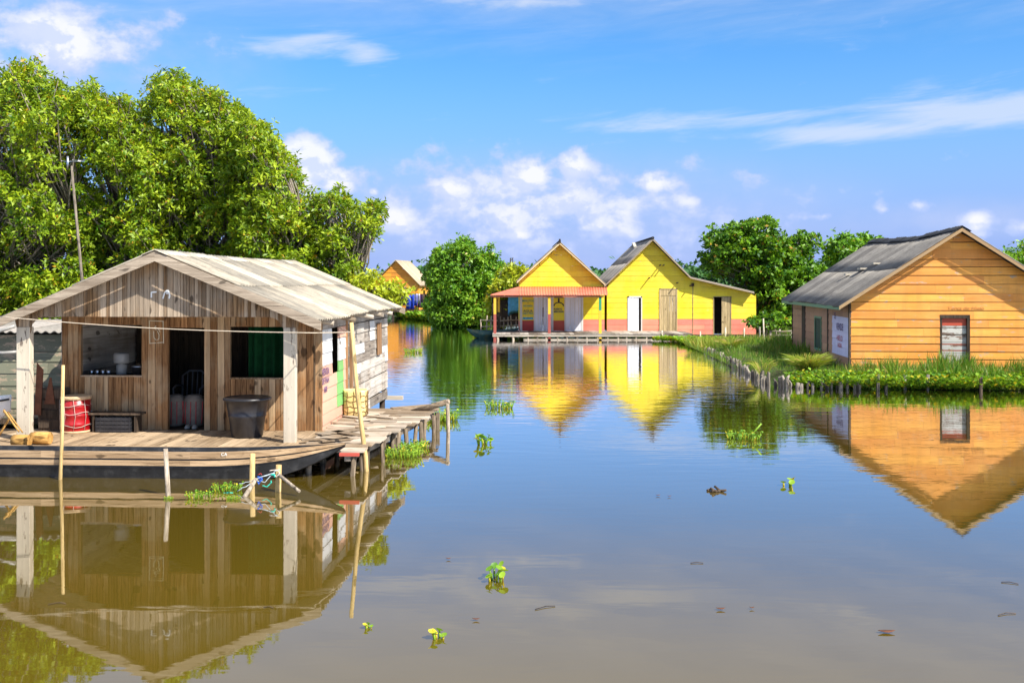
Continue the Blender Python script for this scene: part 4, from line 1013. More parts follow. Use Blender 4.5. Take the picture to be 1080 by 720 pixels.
# antenna pole
t_ = thing('antenna_mast', 'thin leaning mast with a pale television antenna in front of the mangroves', 'antenna', (wx(96, 27.2), 27.2, 0))
b_ = t_.location; q = wp(75.5, 175, 27.2) - b_
mb = MB(); mb.tube([(0, 0, -.3), q * .5 + Vector((.03, 0, 0)), q], [.05, .04, .03], 7); mb.build('mast', M['stake_wood'], t_, fixn=False)
mb = MB(); mb.tube([q + Vector((-.2, 0, .1)), q + Vector((.3, .1, .14))], .008, 5)
for i in range(4): mb.tube([q + Vector((-.18 + i * .14, -.2, .11 + i * .01)), q + Vector((-.18 + i * .14 + .05, .2, .14 + i * .01))], .005, 4)
mb.tube([q + Vector((-.1, 0, -.1)), q + Vector((-.1, 0, .25))], .03, 6); mb.build('antenna', M['metal_pan'], t_, fixn=False)

# ------------------------------------------------------------------ ORANGE HOUSE
OF = Frame(14.3, 33.5, R(-5.35))
oh = thing('orange_house', 'orange plank house with a dark grey sheet roof on the grassy bank', 'house', OF.o, OF.r)
OR_, osl, OU, OUE, OB, OG = 4.84, .655, 3.35, 3.8, 10.6, .15
oz = lambda u: OR_ - .05 - osl * abs(u)
da, _ = OF.front(991, 350, 0); db, _ = OF.front(1022.5, 350, 0); _, dt = OF.front(1005, 332.5, 0)
mb = MB()
olo = lambda z: -(OR_ - .06 - z) / osl if z > oz(OU) else -OU
ohi = lambda z: -olo(z)
hboards(mb, lambda a, z, o: (a, -o, z), olo, ohi, OG, OR_ - .12, .262, [(da, db, OG, dt)], 2.0, .020, .022, gap=.012, jit=.16)
mb.build('front_wall', M['orange'], oh)
for a in (-OU - .045, OU - .02): mb = MB(); mb.box((a, -.04, OG), (a + .065, .03, 2.64)); mb.build('corner_post', M['dark_wood'], oh)
dr = thing  # door
mb = MB(); mb.box((da, -.03, OG), (da + .07, .03, dt)); mb.box((db - .09, -.055, OG), (db, .03, dt)); mb.box((da, -.05, dt - .09), (db, .03, dt + .02)); mb.build('door_frame', M['dark_wood'], oh)
mb = MB(); rows = [(1, .30), (0, .26), (1, .26), (1, .24), (1, .25), (0, .1)]
zc = dt - .1
for (mt, hh) in ((0, .24), (1, .05), (2, .02), (1, .20), (2, .03), (1, .22), (1, .06), (0, .03), (1, .17), (0, .03), (1, .06), (1, .25), (1, .25), (1, .2)):
    mb.box((da + .07, .03, zc - hh + .008), (db - .09, .06, zc), mt); zc -= hh
    if zc < OG + .1: break
d_ = mb.build('door', [M['door_red'], M['door_white'], M['dark_wood']], oh)
# left side wall
mb = MB(); sO = lambda px, py=360: OF.side(px, py, -OU)
v_l0, zl1 = sO(896, 333); v_l1, _ = sO(878.5, 333); gw0, gzt = sO(867, 336); gw1, _ = sO(860.5, 336); _, gzb = sO(863, 367)
dk0, _ = sO(877.5); dk1, _ = sO(874.5); e0, _ = sO(850); e1, _ = sO(847)
def om(a, z): return 1 if v_l0 < a < v_l1 and .55 < z < 2.05 else 0
lo_ = lambda z: 0; hi_ = lambda z: OB
for (a, b) in ((0.02, v_l0), (v_l0, v_l1), (v_l1, dk1), (dk1, e0), (e1, OB)):
    hboards(mb, lambda q, z, o: (-OU - o, q, z), lambda z, a=a: a, lambda z, b=b: b, OG, oz(OU), .26, [(gw1 if gw1 < gw0 else gw0, max(gw0, gw1), gzb, gzt)], 3.0, .015, .02, om)
mb.build('side_wall', [M['brown_side'], M['lilac']], oh)
for (a, b) in ((dk1, dk1 + .14), (e0 - .04, e1 + .04), (0.0, .07), (OB - .1, OB)): mb = MB(); mb.box((-OU - .05, min(a, b), OG), (-OU - .001, max(a, b), oz(OU))); mb.build('upright', M['dark_wood'], oh)
mb = MB(); g0_, g1_ = min(gw0, gw1), max(gw0, gw1)
mb.box((-OU - .05, g0_, gzt), (-OU + .02, g1_, gzt + .07)); mb.box((-OU - .05, g0_, gzb - .07), (-OU + .02, g1_, gzb)); mb.box((-OU - .05, g0_ - .06, gzb - .07), (-OU + .02, g0_, gzt + .07)); mb.box((-OU - .05, g1_, gzb - .07), (-OU + .02, g1_ + .06, gzt + .07))
wf = mb.build('window_frame', M['green_trim'], oh)
mb = MB()
for k in range(5): mb.box((-OU - .012, g0_ + k * (g1_ - g0_) / 5 + .01, gzb), (-OU + .01, g0_ + (k + 1) * (g1_ - g0_) / 5, gzt))
mb.build('shutter', plain('dark_green_slats', (.015, .05, .03), .7), wf)
lettering('painted_writing', 'SE', .30, M['purple_ink'], (-OU - .047, v_l1 - .55, 1.95), (R(90), 0, R(-90)), oh, 1.0)
lettering('painted_writing', 'VENDE', .34, M['purple_ink'], (-OU - .047, (v_l0 + v_l1) / 2, 1.60), (R(90), 0, R(-90)), oh, 1.0)
lettering('painted_writing', 'HIELO', .26, M['red_ink'], (-OU - .047, (v_l0 + v_l1) / 2, 1.22), (R(90), 0, R(-90)), oh, 1.2)
lettering('painted_writing', 'AGUA', .22, M['red_ink'], (-OU - .047, (v_l0 + v_l1) / 2, .98), (R(90), 0, R(-90)), oh, 1.0)
wu, wz_ = OF.front(1018, 325, 0)
lettering('faded_scrawl', 'Venta de Hielo', .17, plain('faded_scrawl_ink', (.45, .2, .05), .8), (wu, -.049, wz_), (R(90), 0, 0), oh, 1.1, shear=.3)
mb = MB(); hboards(mb, lambda a, z, o: (OU + o, a, z), lo_, hi_, OG, oz(OU), .26, (), 2.6, .015); mb.build('right_wall', M['brown_side'], oh)
mb = MB(); hboards(mb, lambda a, z, o: (a, OB + o, z), olo, ohi, OG, OR_ - .12, .26, (), 2.6, .015); mb.build('back_wall', M['orange'], oh)
osag = lambda s, t: -.13 * math.sin(math.pi * min(1, max(0, (s - .05) / .8))) * (1 - t) ** 1.2 - .03 * math.sin(3 * s * math.pi) * t
mb = MB()
opal = [.35, .5, .4, .75, .3, .55, .2, .6, .9, .35, .8, .5]
for sd in (-1, 1):
    corr(mb, (0, -.45, OR_), (0, 10.9, OR_), (sd * OUE, -.45, OR_ - osl * OUE), (sd * OUE, 10.9, OR_ - osl * OUE), .177, .024, .95, 2, osag, rfn=lambda k, r: min(1, max(0, opal[k % 12] + rng.uniform(-.2, .2))))
roof = mb.build('roof', M['roof_orange'], oh, fixn=False)
mb = MB()
for k in range(9):
    y0 = -.5 + k * 1.26; y1 = y0 + 1.3; s0 = (y0 + .45) / 11.35; zz = OR_ + .05
    for sd in (-1, 1):
        mb.grid(lambda a, b, y0=y0, y1=y1, sd=sd, k=k: (sd * .28 * b, y0 + (y1 - y0) * a, OR_ + .07 + .02 * (k % 3) + osag(max(0, (y0 + (y1 - y0) * a + .45) / 11.35), 0) - .17 * b + .012 * math.sin(a * 30)), 10, 3, .015, 0, rng.random())
mb.build('ridge_cap', M['ridge_dark'], roof, fixn=False)
for (a, b, s) in ((.52, 4.0, .5), (.6, 5.0, .3), (.45, 3.2, .35)):
    p = Vector((0, 0, OR_)).lerp(Vector((-OUE, 0, OR_ - osl * OUE)), a); mb = MB(); mb.box((p.x - .12, b, p.z + .03), (p.x + .12, b + s, p.z + .09)); mb.build('roof_patch', M['ridge_pale'], roof)
rko = paint('pale_rake', (.34, .21, .10), 'x', (.3, .25, .2), .5, .1)
for sd in (-1, 1):
    mb = MB(); mb.hexa([(0, -.48, OR_ - .12), (0, -.45, OR_ - .12), (sd * OUE, -.45, OR_ - .12 - osl * OUE), (sd * OUE, -.48, OR_ - .12 - osl * OUE), (0, -.48, OR_ - .01), (0, -.45, OR_ - .01), (sd * OUE, -.45, OR_ - .01 - osl * OUE), (sd * OUE, -.48, OR_ - .01 - osl * OUE)]); mb.build('rake_board', rko, oh)
for sd in (-1, 1): mb = MB(); mb.box((sd * (OUE - .03) - .015, -.44, OR_ - osl * OUE - .13), (sd * (OUE - .03) + .015, 10.85, OR_ - osl * OUE - .012)); mb.build('eave_board', M['green_trim'], oh)

# ------------------------------------------------------------------ YELLOW HOUSE with red porch roof (left)
YW = 59.3
def X(px, Y=YW): return wx(px, Y)
def Z(py, Y=YW): return wz(py, Y)
ah = thing('yellow_house', 'yellow gabled house with red porch roof and two white double doors', 'house', (X(590), YW, 0))
ox = X(590); AL, ARr = X(548) - ox, X(637.5) - ox; AP = Z(258); AE = 2.93; asl = (AP - AE) / (ARr + .0)
DB = .36
az0 = lambda a: AP - asl * abs(a)
alo = lambda z: max(AL, -(AP - z) / asl); ahi = lambda z: min(ARr, (AP - z) / asl)
band = Z(337.5)
x_ = lambda px: X(px) - ox
p_top = 2.62
hol = [(x_(551), x_(613), DB, Z(312))]
mb = MB(); hboards(mb, lambda a, z, o: (a, -o, z), alo, ahi, DB, AP - .03, .30, hol, 3.2, .010, .02, lambda a, z: 1 if z < band else 0, gap=.005)
mb.build('front_wall', [M['yellow'], M['salmon']], ah)
def panel(name, a, b, z0, z1, mat, y=-.03, th=.03, vb=0):
    mb = MB()
    if vb: vboards(mb, lambda q, z, o: (q, y + .02 - o, z), x_(a), x_(b), vb, lambda q: z0, lambda q: z1, (), .03, gap=.012, jit=.1)
    else: mb.box((x_(a), y, z0), (x_(b), y + th, z1))
    return mb.build(name, mat, ah)
s1 = panel('sign_panel', 551, 563, band - .02, Z(312), M['yellow'])
panel('red_panel', 551, 563, DB, band - .02, M['red_panel'])
s2 = panel('sign_panel', 583.5, 595.5, band - .02, Z(312), M['yellow'])
panel('red_panel', 583.5, 595.5, DB, band - .02, M['red_panel'])
panel('door', 564.3, 572.6, DB + .01, Z(311), M['white_paint'], -.03, .03, .17)
panel('door', 573, 581.5, DB + .01, Z(311), M['white_paint'], -.03, .03, .17)
panel('door', 596.5, 612.8, DB + .01, Z(311), M['white_paint'], -.03, .03, .24)
for a, b in ((548.2, 550.8), (563, 564.6), (581.3, 583.6), (595.3, 596.7), (613, 615)):
    mb = MB(); mb.box((x_(a), -.06, DB), (x_(b), .01, Z(310.5))); mb.build('trim', M['white_trim'], ah)
mb = MB(); mb.box((x_(572.2), -.055, Z(334)), (x_(573.2), -.03, Z(324))); mb.build('door_latch', M['rust'], ah)
for k, (tx, py, c, sz, sx) in enumerate((('MINUTOS', 317.3, 'teal_ink', .155, .98), ('Y', 319.6, 'dark_ink', .07, 1), ('RECARGA', 322.6, 'teal_ink', .13, .9), ('Y', 325, 'dark_ink', .07, 1), ('AGUA', 328, 'navy_ink', .19, 1.0), ('HIELO FRIO', 330.6, 'teal_ink', .12, .95), ('*', 333, 'dark_ink', .1, 1), ('SE VENDE', 335.6, 'teal_ink', .13, 1.0))):
    lettering('sign_lettering', tx, sz, M[c], (x_(556.9), -.035, Z(py)), (R(90), 0, 0), s1, sx, bold=.004)
mb = MB()
for z in (318.6, 323.8, 329.3): pass
for (py, w_) in ((335.6, .30),): mb.box((x_(556.9) - w_, -.0335, Z(py) - .06), (x_(556.9) + w_, -.0305, Z(py) + .06))
mb.build('lettering_ground', M['pale_blue'], s1)
mb = MB(); c0 = x_(589.3); zc = Z(321.5)
mb.tube([(c0 + .27 * math.cos(a), -.035, zc + .20 * math.sin(a) - .06) for a in [math.pi * k / 12 for k in range(13)]], .035, 5); mb.box((c0 - .05, -.037, zc + .12), (c0 + .05, -.031, zc + .38)); mb.box((c0 - .26, -.037, zc + .40), (c0 + .26, -.031, zc + .52))
mb.build('arch_emblem', M['dark_ink'], s2, fixn=False)
lettering('sign_lettering', 'PUERTO', .15, M['navy_ink'], (c0 - .04, -.035, Z(326.0)), (R(90), 0, 0), s2, .85, bold=.006)
lettering('sign_lettering', 'MERCEDES', .14, M['navy_ink'], (c0, -.035, Z(328.7)), (R(90), 0, 0), s2, .82, bold=.006)
mb = MB(); hboards(mb, lambda a, z, o: (AL - o, a, z), lambda z: 0, lambda z: 8.3, DB, az0(AL), .3, (), 3, .01, matfn=lambda a, z: 1 if z < band else 0); hboards(mb, lambda a, z, o: (ARr + o - .03, a, z), lambda z: 0, lambda z: 8.3, DB, az0(ARr), .3, (), 3, .01); mb.build('side_wall', [M['yellow'], M['salmon']], ah)
mb = MB(); hboards(mb, lambda a, z, o: (a, 8.3 + o, z), alo, ahi, DB, AP - .03, .30, (), 3.2, .01); mb.build('back_wall', M['yellow'], ah)
mb = MB(); EL = X(545) - ox; ER = X(638.5) - ox
corr(mb, (0, -.45, AP + .13), (0, 8.7, AP + .13), (EL, -.45, AP + .13 + asl * EL), (EL, 8.7, AP + .13 + asl * EL), rows=2)
corr(mb, (0, -.45, AP + .13), (0, 8.7, AP + .13), (ER, -.45, AP + .13 - asl * ER), (ER, 8.7, AP + .13 - asl * ER), rows=2)
rf = mb.build('roof', M['roof_grey'], ah, fixn=False)
mb = MB(); mb.tube([(0, -.5, AP + .17), (0, 8.7, AP + .17)], .07, 8); mb.box((-.05, -.52, AP + .1), (.05, -.40, AP + .30)); mb.build('ridge_cap', M['ridge_dark'], rf, fixn=False)
rky = paint('cream_rake', (.62, .50, .27), 'x', (.3, .25, .2), .3, .1)
for sd, E_ in ((-1, EL), (1, ER)):
    E = abs(E_); z1 = AP + .10 - asl * E
    mb = MB(); mb.hexa([(0, -.46, AP + .0), (0, -.43, AP + .0), (sd * E, -.43, z1 - .1), (sd * E, -.46, z1 - .1), (0, -.46, AP + .10), (0, -.43, AP + .10), (sd * E, -.43, z1), (sd * E, -.46, z1)]); mb.build('rake_board', rky, ah)
# porch
PY = 56.3; fx = lambda px: X(px, PY) - ox; fz = Z(311, PY + 0); FYo = PY - YW - .15
mb = MB()
x0_, x1_ = X(517, 56.15) - ox, X(638, 56.15) - ox; zf = Z(311, 56.15); zbk = Z(302.3, 59.2)
corr(mb, (AL - .05, -.08, zbk), (ARr + .12, -.08, zbk), (AL - .05, FYo, zf), (ARr + .05 - .15, FYo, zf), .15, .014, .8, 1, rfn=lambda k, r: rng.random())
m0 = len(mb.f)
mb.m = [0] * m0
# left hip
mb.grid(lambda a, b: Vector((x0_, FYo, zf)).lerp(Vector((AL - .05, FYo, zf)), a).lerp(Vector((AL - .05, -.08, zbk)), b), 8, 3, .015, 1, .3, False)
mb.grid(lambda a, b: Vector((x0_, FYo, zf)).lerp(Vector((x0_, 1.4, zf)), a).lerp(Vector((AL - .05, -.08, zbk)).lerp(Vector((AL - .05, 1.4, zbk)), a), b), 8, 3, .015, 1, .5, False)
mb.build('porch_roof', [M['orange_sheet'], M['red_roof']], ah, fixn=False)
mb = MB(); mb.box((x0_ + .05, FYo + .06, zf - .12), (x1_ - .05, FYo + .14, zf - .035)); mb.build('porch_beam', M['post_red'], ah)
for (px, py_, mat_t, mat_b) in ((522, PY, 'post_yellow', 'post_red'), (579.3, PY, 'post_yellow', 'post_red'), (633, PY, 'post_green', 'post_yellow'), (526, 60.3, 'post_yellow', 'dark_wood')):
    a = X(px, py_) - ox; yy = py_ - YW; mb = MB(); mid = 1.4 if px < 600 else 1.6
    mb.box((a - .075, yy - .06, -.7), (a + .075, yy + .06, mid), 1); mb.box((a - .07, yy - .055, mid), (a + .07, yy + .055, zf - .1), 0)
    mb.build('post', [M[mat_t], M[mat_b]], ah)
# deck shared by both yellow houses
yd = thing('deck', 'low stilted plank walkway in front of the two yellow houses', 'deck', (ox, YW, 0))
xd0 = fx(519.5); xd1 = fx(729)
mb = MB(); x = xd0
while x < xd1: mb.box((x, PY - YW - .12, DB - .05), (x + .235, (1.2 if x < AL - .2 else -.03), DB - rng.uniform(0, .008))); x += .245
mb.build('deck_boards', M['grey_wood_y'], yd)
mb = MB(); mb.box((xd0, PY - YW - .10, DB - .17), (xd1, PY - YW - .02, DB - .06)); mb.box((fx(552), PY - YW - .06, -.01), (fx(726), PY - YW + .02, .07)); mb.box((xd0, -1., DB - .17), (xd1, -.9, DB - .06)); mb.build('bearer', M['grey_wood_x'], yd)
for i, px in enumerate((525, 541, 557, 567, 576, 588, 598, 609, 619, 630, 641, 652, 661, 671, 682, 692, 703, 714, 725)):
    mb = MB(); a = fx(px); mb.tube([(a + rng.uniform(-.05, .05), PY - YW - .02, -.7), (a, PY - YW - .02, DB - .1)], .07 if i < 2 else .05, 7); mb.tube([(a, -1, -.7), (a, -1, DB - .15)], .05, 6); mb.build('post', M['stake_wood'], yd, fixn=False)

# ------------------------------------------------------------------ second yellow house
bh = thing('yellow_house', 'bigger yellow gabled house with a lean-to on its right and a salmon base band', 'house', (X(687.5), YW, 0))
oxb = X(687.5); xb = lambda px: X(px) - oxb
BL = xb(640.2); BP = Z(254); pts = [(xb(636.5), Z(303)), (0, BP), (xb(727), Z(294.0)), (xb(797.3), Z(310))]
bsl = (BP - pts[0][1]) / -pts[0][0]; s2_ = (BP - pts[2][1]) / pts[2][0]; s3_ = (pts[2][1] - pts[3][1]) / (pts[3][0] - pts[2][0])
zR3 = pts[3][1]
blo = lambda z: max(BL, -(BP - z) / bsl)
def bhi(z):
    if z > pts[2][1]: return (BP - z) / s2_
    if z > zR3: return pts[2][0] + (pts[2][1] - z) / s3_
    return pts[3][0]
hb = [(xb(662.5), xb(676.5), DB, Z(312.8)), (xb(695.5), xb(714), DB, Z(304.5)), (xb(753), xb(770.5), DB - .2, Z(313))]
mb = MB(); hboards(mb, lambda a, z, o: (a, -o, z), blo, bhi, DB - .2, BP - .03, .30, hb, 3.0, .010, .02, lambda a, z: 1 if z < band else 0, gap=.005)
mb.build('front_wall', [M['yellow'], M['salmon']], bh)
def bpanel(name, a, b, z0, z1, mat, y=-.03, vb=.17):
    mb = MB(); vboards(mb, lambda q, z, o: (q, y + .02 - o, z), xb(a), xb(b), vb, lambda q: z0, lambda q: z1, (), .03, gap=.012, jit=.15); return mb.build(name, mat, bh)
bpanel('door', 663.3, 673.8, DB, Z(313.8), M['white_paint'])
mb = MB(); mb.box((xb(661.8), -.06, DB), (xb(663.3), .02, Z(312.3))); mb.box((xb(676), -.06, DB), (xb(677.2), .02, Z(312.3))); mb.box((xb(661.8), -.06, Z(313.8)), (xb(677.2), .02, Z(312.3))); mb.build('door_frame', M['white_trim'], bh)
d2 = bpanel('door', 696.8, 713, DB, Z(312), M['tan_door'])
d2['label'] = 'bare tan board door with a white painted patch'
mb = MB(); mb.box((xb(705), -.036, Z(328.5)), (xb(713), -.0325, Z(312))); mb.build('white_patch', M['white_paint'], d2)
mb = MB(); mb.box((xb(696.8), -.04, Z(311.6)), (xb(713), .0, Z(305))); mb.build('door_header', M['tan_door'], bh)
mb = MB(); mb.box((xb(695.3), -.06, DB), (xb(696.8), .02, Z(304.2))); mb.box((xb(713), -.06, DB), (xb(714.3), .02, Z(304.2))); mb.box((xb(695.3), -.06, Z(305)), (xb(714.3), .02, Z(304.2))); mb.build('door_frame', M['tan_door'], bh)
d3 = bpanel('door', 761, 770.3, DB - .18, Z(313.5), M['tan_door']); d3['label'] = 'half-open tan board door beside a black opening'
mb = MB(); mb.box((xb(752.2), -.05, DB - .2), (xb(753), .02, Z(312.6))); mb.box((xb(770.3), -.05, DB - .2), (xb(771.2), .02, Z(312.6))); mb.box((xb(752.2), -.05, Z(313.2)), (xb(771.2), .02, Z(312.4))); mb.build('door_frame', M['tan_door'], bh)
mb = MB(); mb.box((xb(673.8), .03, DB), (xb(676), .05, Z(313))); mb.box((xb(752), .9, DB - .2), (xb(772), .95, Z(312))); mb.build('opening_shade_sheet', M['dark'], bh)  # black sheets behind the door gaps stand in for interior shade
for (px, py_) in ((699, 280), (695.5, 280), (713.5, 298.5), (727.5, 301.5), (684, 293.5)):
    mb = MB(); a = xb(px); z = Z(py_); mb.tube([(a, 0, z), (a + .02, -.42, z + .03)], .035, 6); mb.build('peg', M['dark_wood'], bh, fixn=False)
mb = MB(); mb.box((xb(729), -.2, Z(302)), (xb(731.5), -.03, Z(298.5))); mb.build('meter_box', M['dark_wood'], bh)
mb = MB(); mb.box((xb(730.3), -.042, DB - .2), (xb(731.0), -.022, Z(302))); mb.build('joint_strip', M['tan_door'], bh)
mb = MB(); hboards(mb, lambda a, z, o: (BL - o + .02, a, z), lambda z: 0, lambda z: 8.8, DB, Z(303), .3, (), 3, .01); hboards(mb, lambda a, z, o: (pts[3][0] + o - .03, a, z), lambda z: 0, lambda z: 8.8, DB - .2, zR3 - .02, .3, (), 3, .01, matfn=lambda a, z: 1 if z < band else 0); mb.build('side_wall', [M['yellow'], M['salmon']], bh)
mb = MB(); hboards(mb, lambda a, z, o: (a, 8.8 + o, z), blo, bhi, DB, BP - .03, .30, (), 3.2, .01); mb.build('back_wall', M['yellow'], bh)
mb = MB(); e = .10
LE = (xb(636.5), Z(303) + e)
corr(mb, (0, -.45, BP + e), (0, 9.2, BP + e), (LE[0], -.45, LE[1]), (LE[0], 9.2, LE[1]), rows=2)
corr(mb, (0, -.45, BP + e), (0, 9.2, BP + e), (pts[2][0], -.45, pts[2][1] + e), (pts[2][0], 9.2, pts[2][1] + e), rows=2)
corr(mb, (pts[2][0] - .1, -.45, pts[2][1] + e + .02), (pts[2][0] - .1, 9.2, pts[2][1] + e + .02), (xb(793.5), -.45, Z(308.6) + e * .4), (xb(793.5), 9.2, Z(308.6) + e * .4), rows=1)
rf = mb.build('roof', M['roof_grey'], bh, fixn=False)
mb = MB(); mb.tube([(0, -.5, BP + e + .05), (0, 9.2, BP + e + .05)], .08, 8)
mb.build('ridge_cap', M['ridge_dark'], rf, fixn=False)
mb = MB(); mb.bar((-.35, 4.5, BP - .2), (-.1, 7.5, BP + .15), .3, .08); mb.build('loose_sheet', M['ridge_pale'], rf)
rkb = paint('grey_rake', (.36, .28, .19), 'x', (.2, .15, .1), .4, .1)
for (p, q_) in (((0, BP + e), LE), ((0, BP + e), (pts[2][0], pts[2][1] + e)), ((pts[2][0], pts[2][1] + e), (xb(793.5), Z(308.6) + e * .4))):
    mb = MB(); mb.hexa([(p[0], -.47, p[1] - .09), (p[0], -.44, p[1] - .09), (q_[0], -.44, q_[1] - .09), (q_[0], -.47, q_[1] - .09), (p[0], -.47, p[1] - .01), (p[0], -.44, p[1] - .01), (q_[0], -.44, q_[1] - .01), (q_[0], -.47, q_[1] - .01)]); mb.build('rake_board', rkb, bh)
mb = MB(); mb.box((BL, -.03, DB - .32), (pts[3][0], .02, DB - .2)); mb.build('sill_beam', M['dark_wood'], bh)
for px in (735, 750, 765, 780, 795): mb = MB(); mb.tube([(xb(px), .1, -.7), (xb(px), .1, DB - .2)], .07, 7); mb.build('stilt', M['dark_wood'], bh, fixn=False)

# ------------------------------------------------------------------ far orange house with laundry
FF = Frame(wx(418, 92), 92, R(-9))
fh = thing('orange_house', 'small far orange house with a pale roof behind the green bush', 'house', FF.o, FF.r)
FR = 5.0; hwF = 2.15; FZ = FR - hwF * 1.0; 
flo = lambda z: -(FR - z) / 1.0 if z > FZ else -hwF + .15
fhi = lambda z: -flo(z)
mb = MB(); hboards(mb, lambda a, z, o: (a, -o, z), lambda z: max(flo(z), -2.0), lambda z: min(fhi(z), 2.0), .7, FR - .05, .36, (), 3, .02); mb.build('front_wall', M['orange_far'], fh)
mb = MB(); hboards(mb, lambda a, z, o: (2.0 + o, a, z), lambda z: 0, lambda z: 4.5, .7, FZ + .1, .36, [(1.6, 2.4, 1.5, 2.4)], 3, .02); hboards(mb, lambda a, z, o: (-2.0 - o, a, z), lambda z: 0, lambda z: 4.5, .7, FZ + .1, .36, (), 3, .02); mb.build('side_wall', M['orange_far'], fh)
mb = MB()
for sd in (-1, 1): corr(mb, (0, -.3, FR + .08), (0, 4.7, FR + .08), (sd * 2.25, -.3, FR + .08 - 2.25), (sd * 2.25, 4.7, FR + .08 - 2.25), rows=1)
mb.build('roof', M['roof_far'], fh, fixn=False)
mb = MB(); mb.box((-2.4, -1.2, .55), (2.6, 4.6, .68)); mb.build('floor', M['dark_wood'], fh)
for u in (-2.2, 0, 2.3):
    for v in (-1, 2, 4.3): mb = MB(); mb.tube([(u, v, -.5), (u, v, .56)], .1, 6); mb.build('stilt', M['dark_wood'], fh, fixn=False)
cl = thing('laundry_line', 'line of blue, dark and white washing in front of the far orange house', 'laundry', wp(436, 322, 91))
L0 = cl.location
for (px, w_, h_, mt, dz) in ((425, .35, .9, 'cloth_dark', 0), (432.5, .45, 1.2, 'blue', -.05), (436.5, .4, 1.0, 'blue', .05), (440.2, .28, .8, 'cloth_white', .1), (443.5, .3, 1.1, 'cloth_dark', 0), (447, .4, .7, 'dark_wood', .1)):
    mb = MB(); c = Vector((wx(px, 91) - L0.x, 0, Z(311, 91) - L0.z + dz))
    mb.grid(lambda a, b, c=c, w_=w_, h_=h_: (c.x + (a - .5) * w_ * 1.6, .08 * math.sin(a * 12), c.z - b * h_), 8, 3, .02, 0, .5, True, (0, 1, 0)); mb.build('cloth', M[mt], cl, fixn=False)
mb = MB(); mb.tube([(wx(422, 91) - L0.x, 0, Z(310, 91) - L0.z), (wx(450, 91) - L0.x, 0, Z(310, 91) - L0.z)], .02, 5); mb.tube([(wx(421, 91) - L0.x, 0, -2), (wx(421, 91) - L0.x, 0, 1.2)], .05, 6); mb.tube([(wx(451, 91) - L0.x, 0, -2), (wx(451, 91) - L0.x, 0, 1.2)], .05, 6); mb.build('line_and_posts', M['dark_wood'], cl, fixn=False)

# canoe by yellow house
c2 = thing('wooden_canoe', 'small dark green canoe tied at the left end of the yellow house deck', 'canoe', (wx(512, 58.3), 58.6, 0), R(20))
canoe(c2, -1.1, 2.0, 0, .8, .42, -.1, (M['boat_green'], M['boat_green']), 1.2, .12, False)
# blue tarp shelter behind
t_ = thing('tarpaulin_shelter', 'dark lean-to with blue tarpaulin left of the red-roofed porch', 'shelter', (wx(540, 66), 66, 0))
for x in (-1.2, 1.1):
    for y in (0, 2): mb = MB(); mb.tube([(x, y, -.5), (x, y, 2.2)], .06, 6); mb.build('post', M['dark_wood'], t_, fixn=False)
mb = MB(); mb.grid(lambda a, b: (-.25 + 1.4 * a, -.1 + .25 * b, 2.25 - 1.3 * b * (1 - .5 * a) + .05 * math.sin(a * 9)), 10, 4, .02, 0, .5); mb.build('tarpaulin', M['pale_blue'], t_, fixn=False)
mb = MB(); mb.box((-1.3, .3, .4), (1.3, .36, 2.0)); mb.box((-1.4, -.3, 2.2), (1.3, 2.2, 2.27)); mb.build('back_panel', M['dark_wood'], t_)
def rail(label, p0, p1, n_, h, mat='stake_wood', name='rail_fence'):
    t = thing(name, label, 'fence', (p0[0], p0[1], 0)); d = Vector((p1[0] - p0[0], p1[1] - p0[1], 0))
    for i in range(n_):
        q = d * (i / (n_ - 1)); mb = MB(); mb.tube([(q.x, q.y, -.6), (q.x + rng.uniform(-.08, .08), q.y, h * rng.uniform(.8, 1.15))], .045, 6); mb.build('post', M[mat], t, fixn=False)
    mb = MB(); mb.tube([(0, -.06, h * .8), (d.x / 2, d.y / 2 - .06, h * .76), (d.x, d.y - .06, h * .82)], .04, 6); mb.tube([(0, -.06, h * .4), (d.x, d.y - .06, h * .45)], .035, 6); mb.build('rail', M[mat], t, fixn=False)
rail('rough pole fence in the water left of the red-roofed porch', (wx(508, 64), 64), (wx(549, 64), 64), 10, 1.0)
rail('rough plank jetty rail under the big almond tree', (wx(812, 56.2), 56.2), (wx(835, 56.2), 56.2), 3, .62, 'grey_wood_x')
# stakes before the tree & lean-to
i_ = 0
for (px, yy, h, lab) in ((699, 55.6, .55, 'left of the plank jetty, before the bare tan door'), (738, 55.8, .5, 'at the right end of the walkway'), (765, 55, .75, 'upright before the half-open door'), (785, 55.2, .7, 'upright before the red base of the lean-to'), (802, 55.5, .75, 'at the right corner of the lean-to'), (806, 55.3, 1.2, 'tall forked one beside the almond trunk')):
    pole('stake', 'thin pale stake in the water ' + lab, 'stake', [Vector((wx(px, yy), yy, -.5)), Vector((wx(px, yy) + rng.uniform(-.08, .08), yy, h))], .05, .04, M['post_wood'], 'stakes before the lean-to', 6)
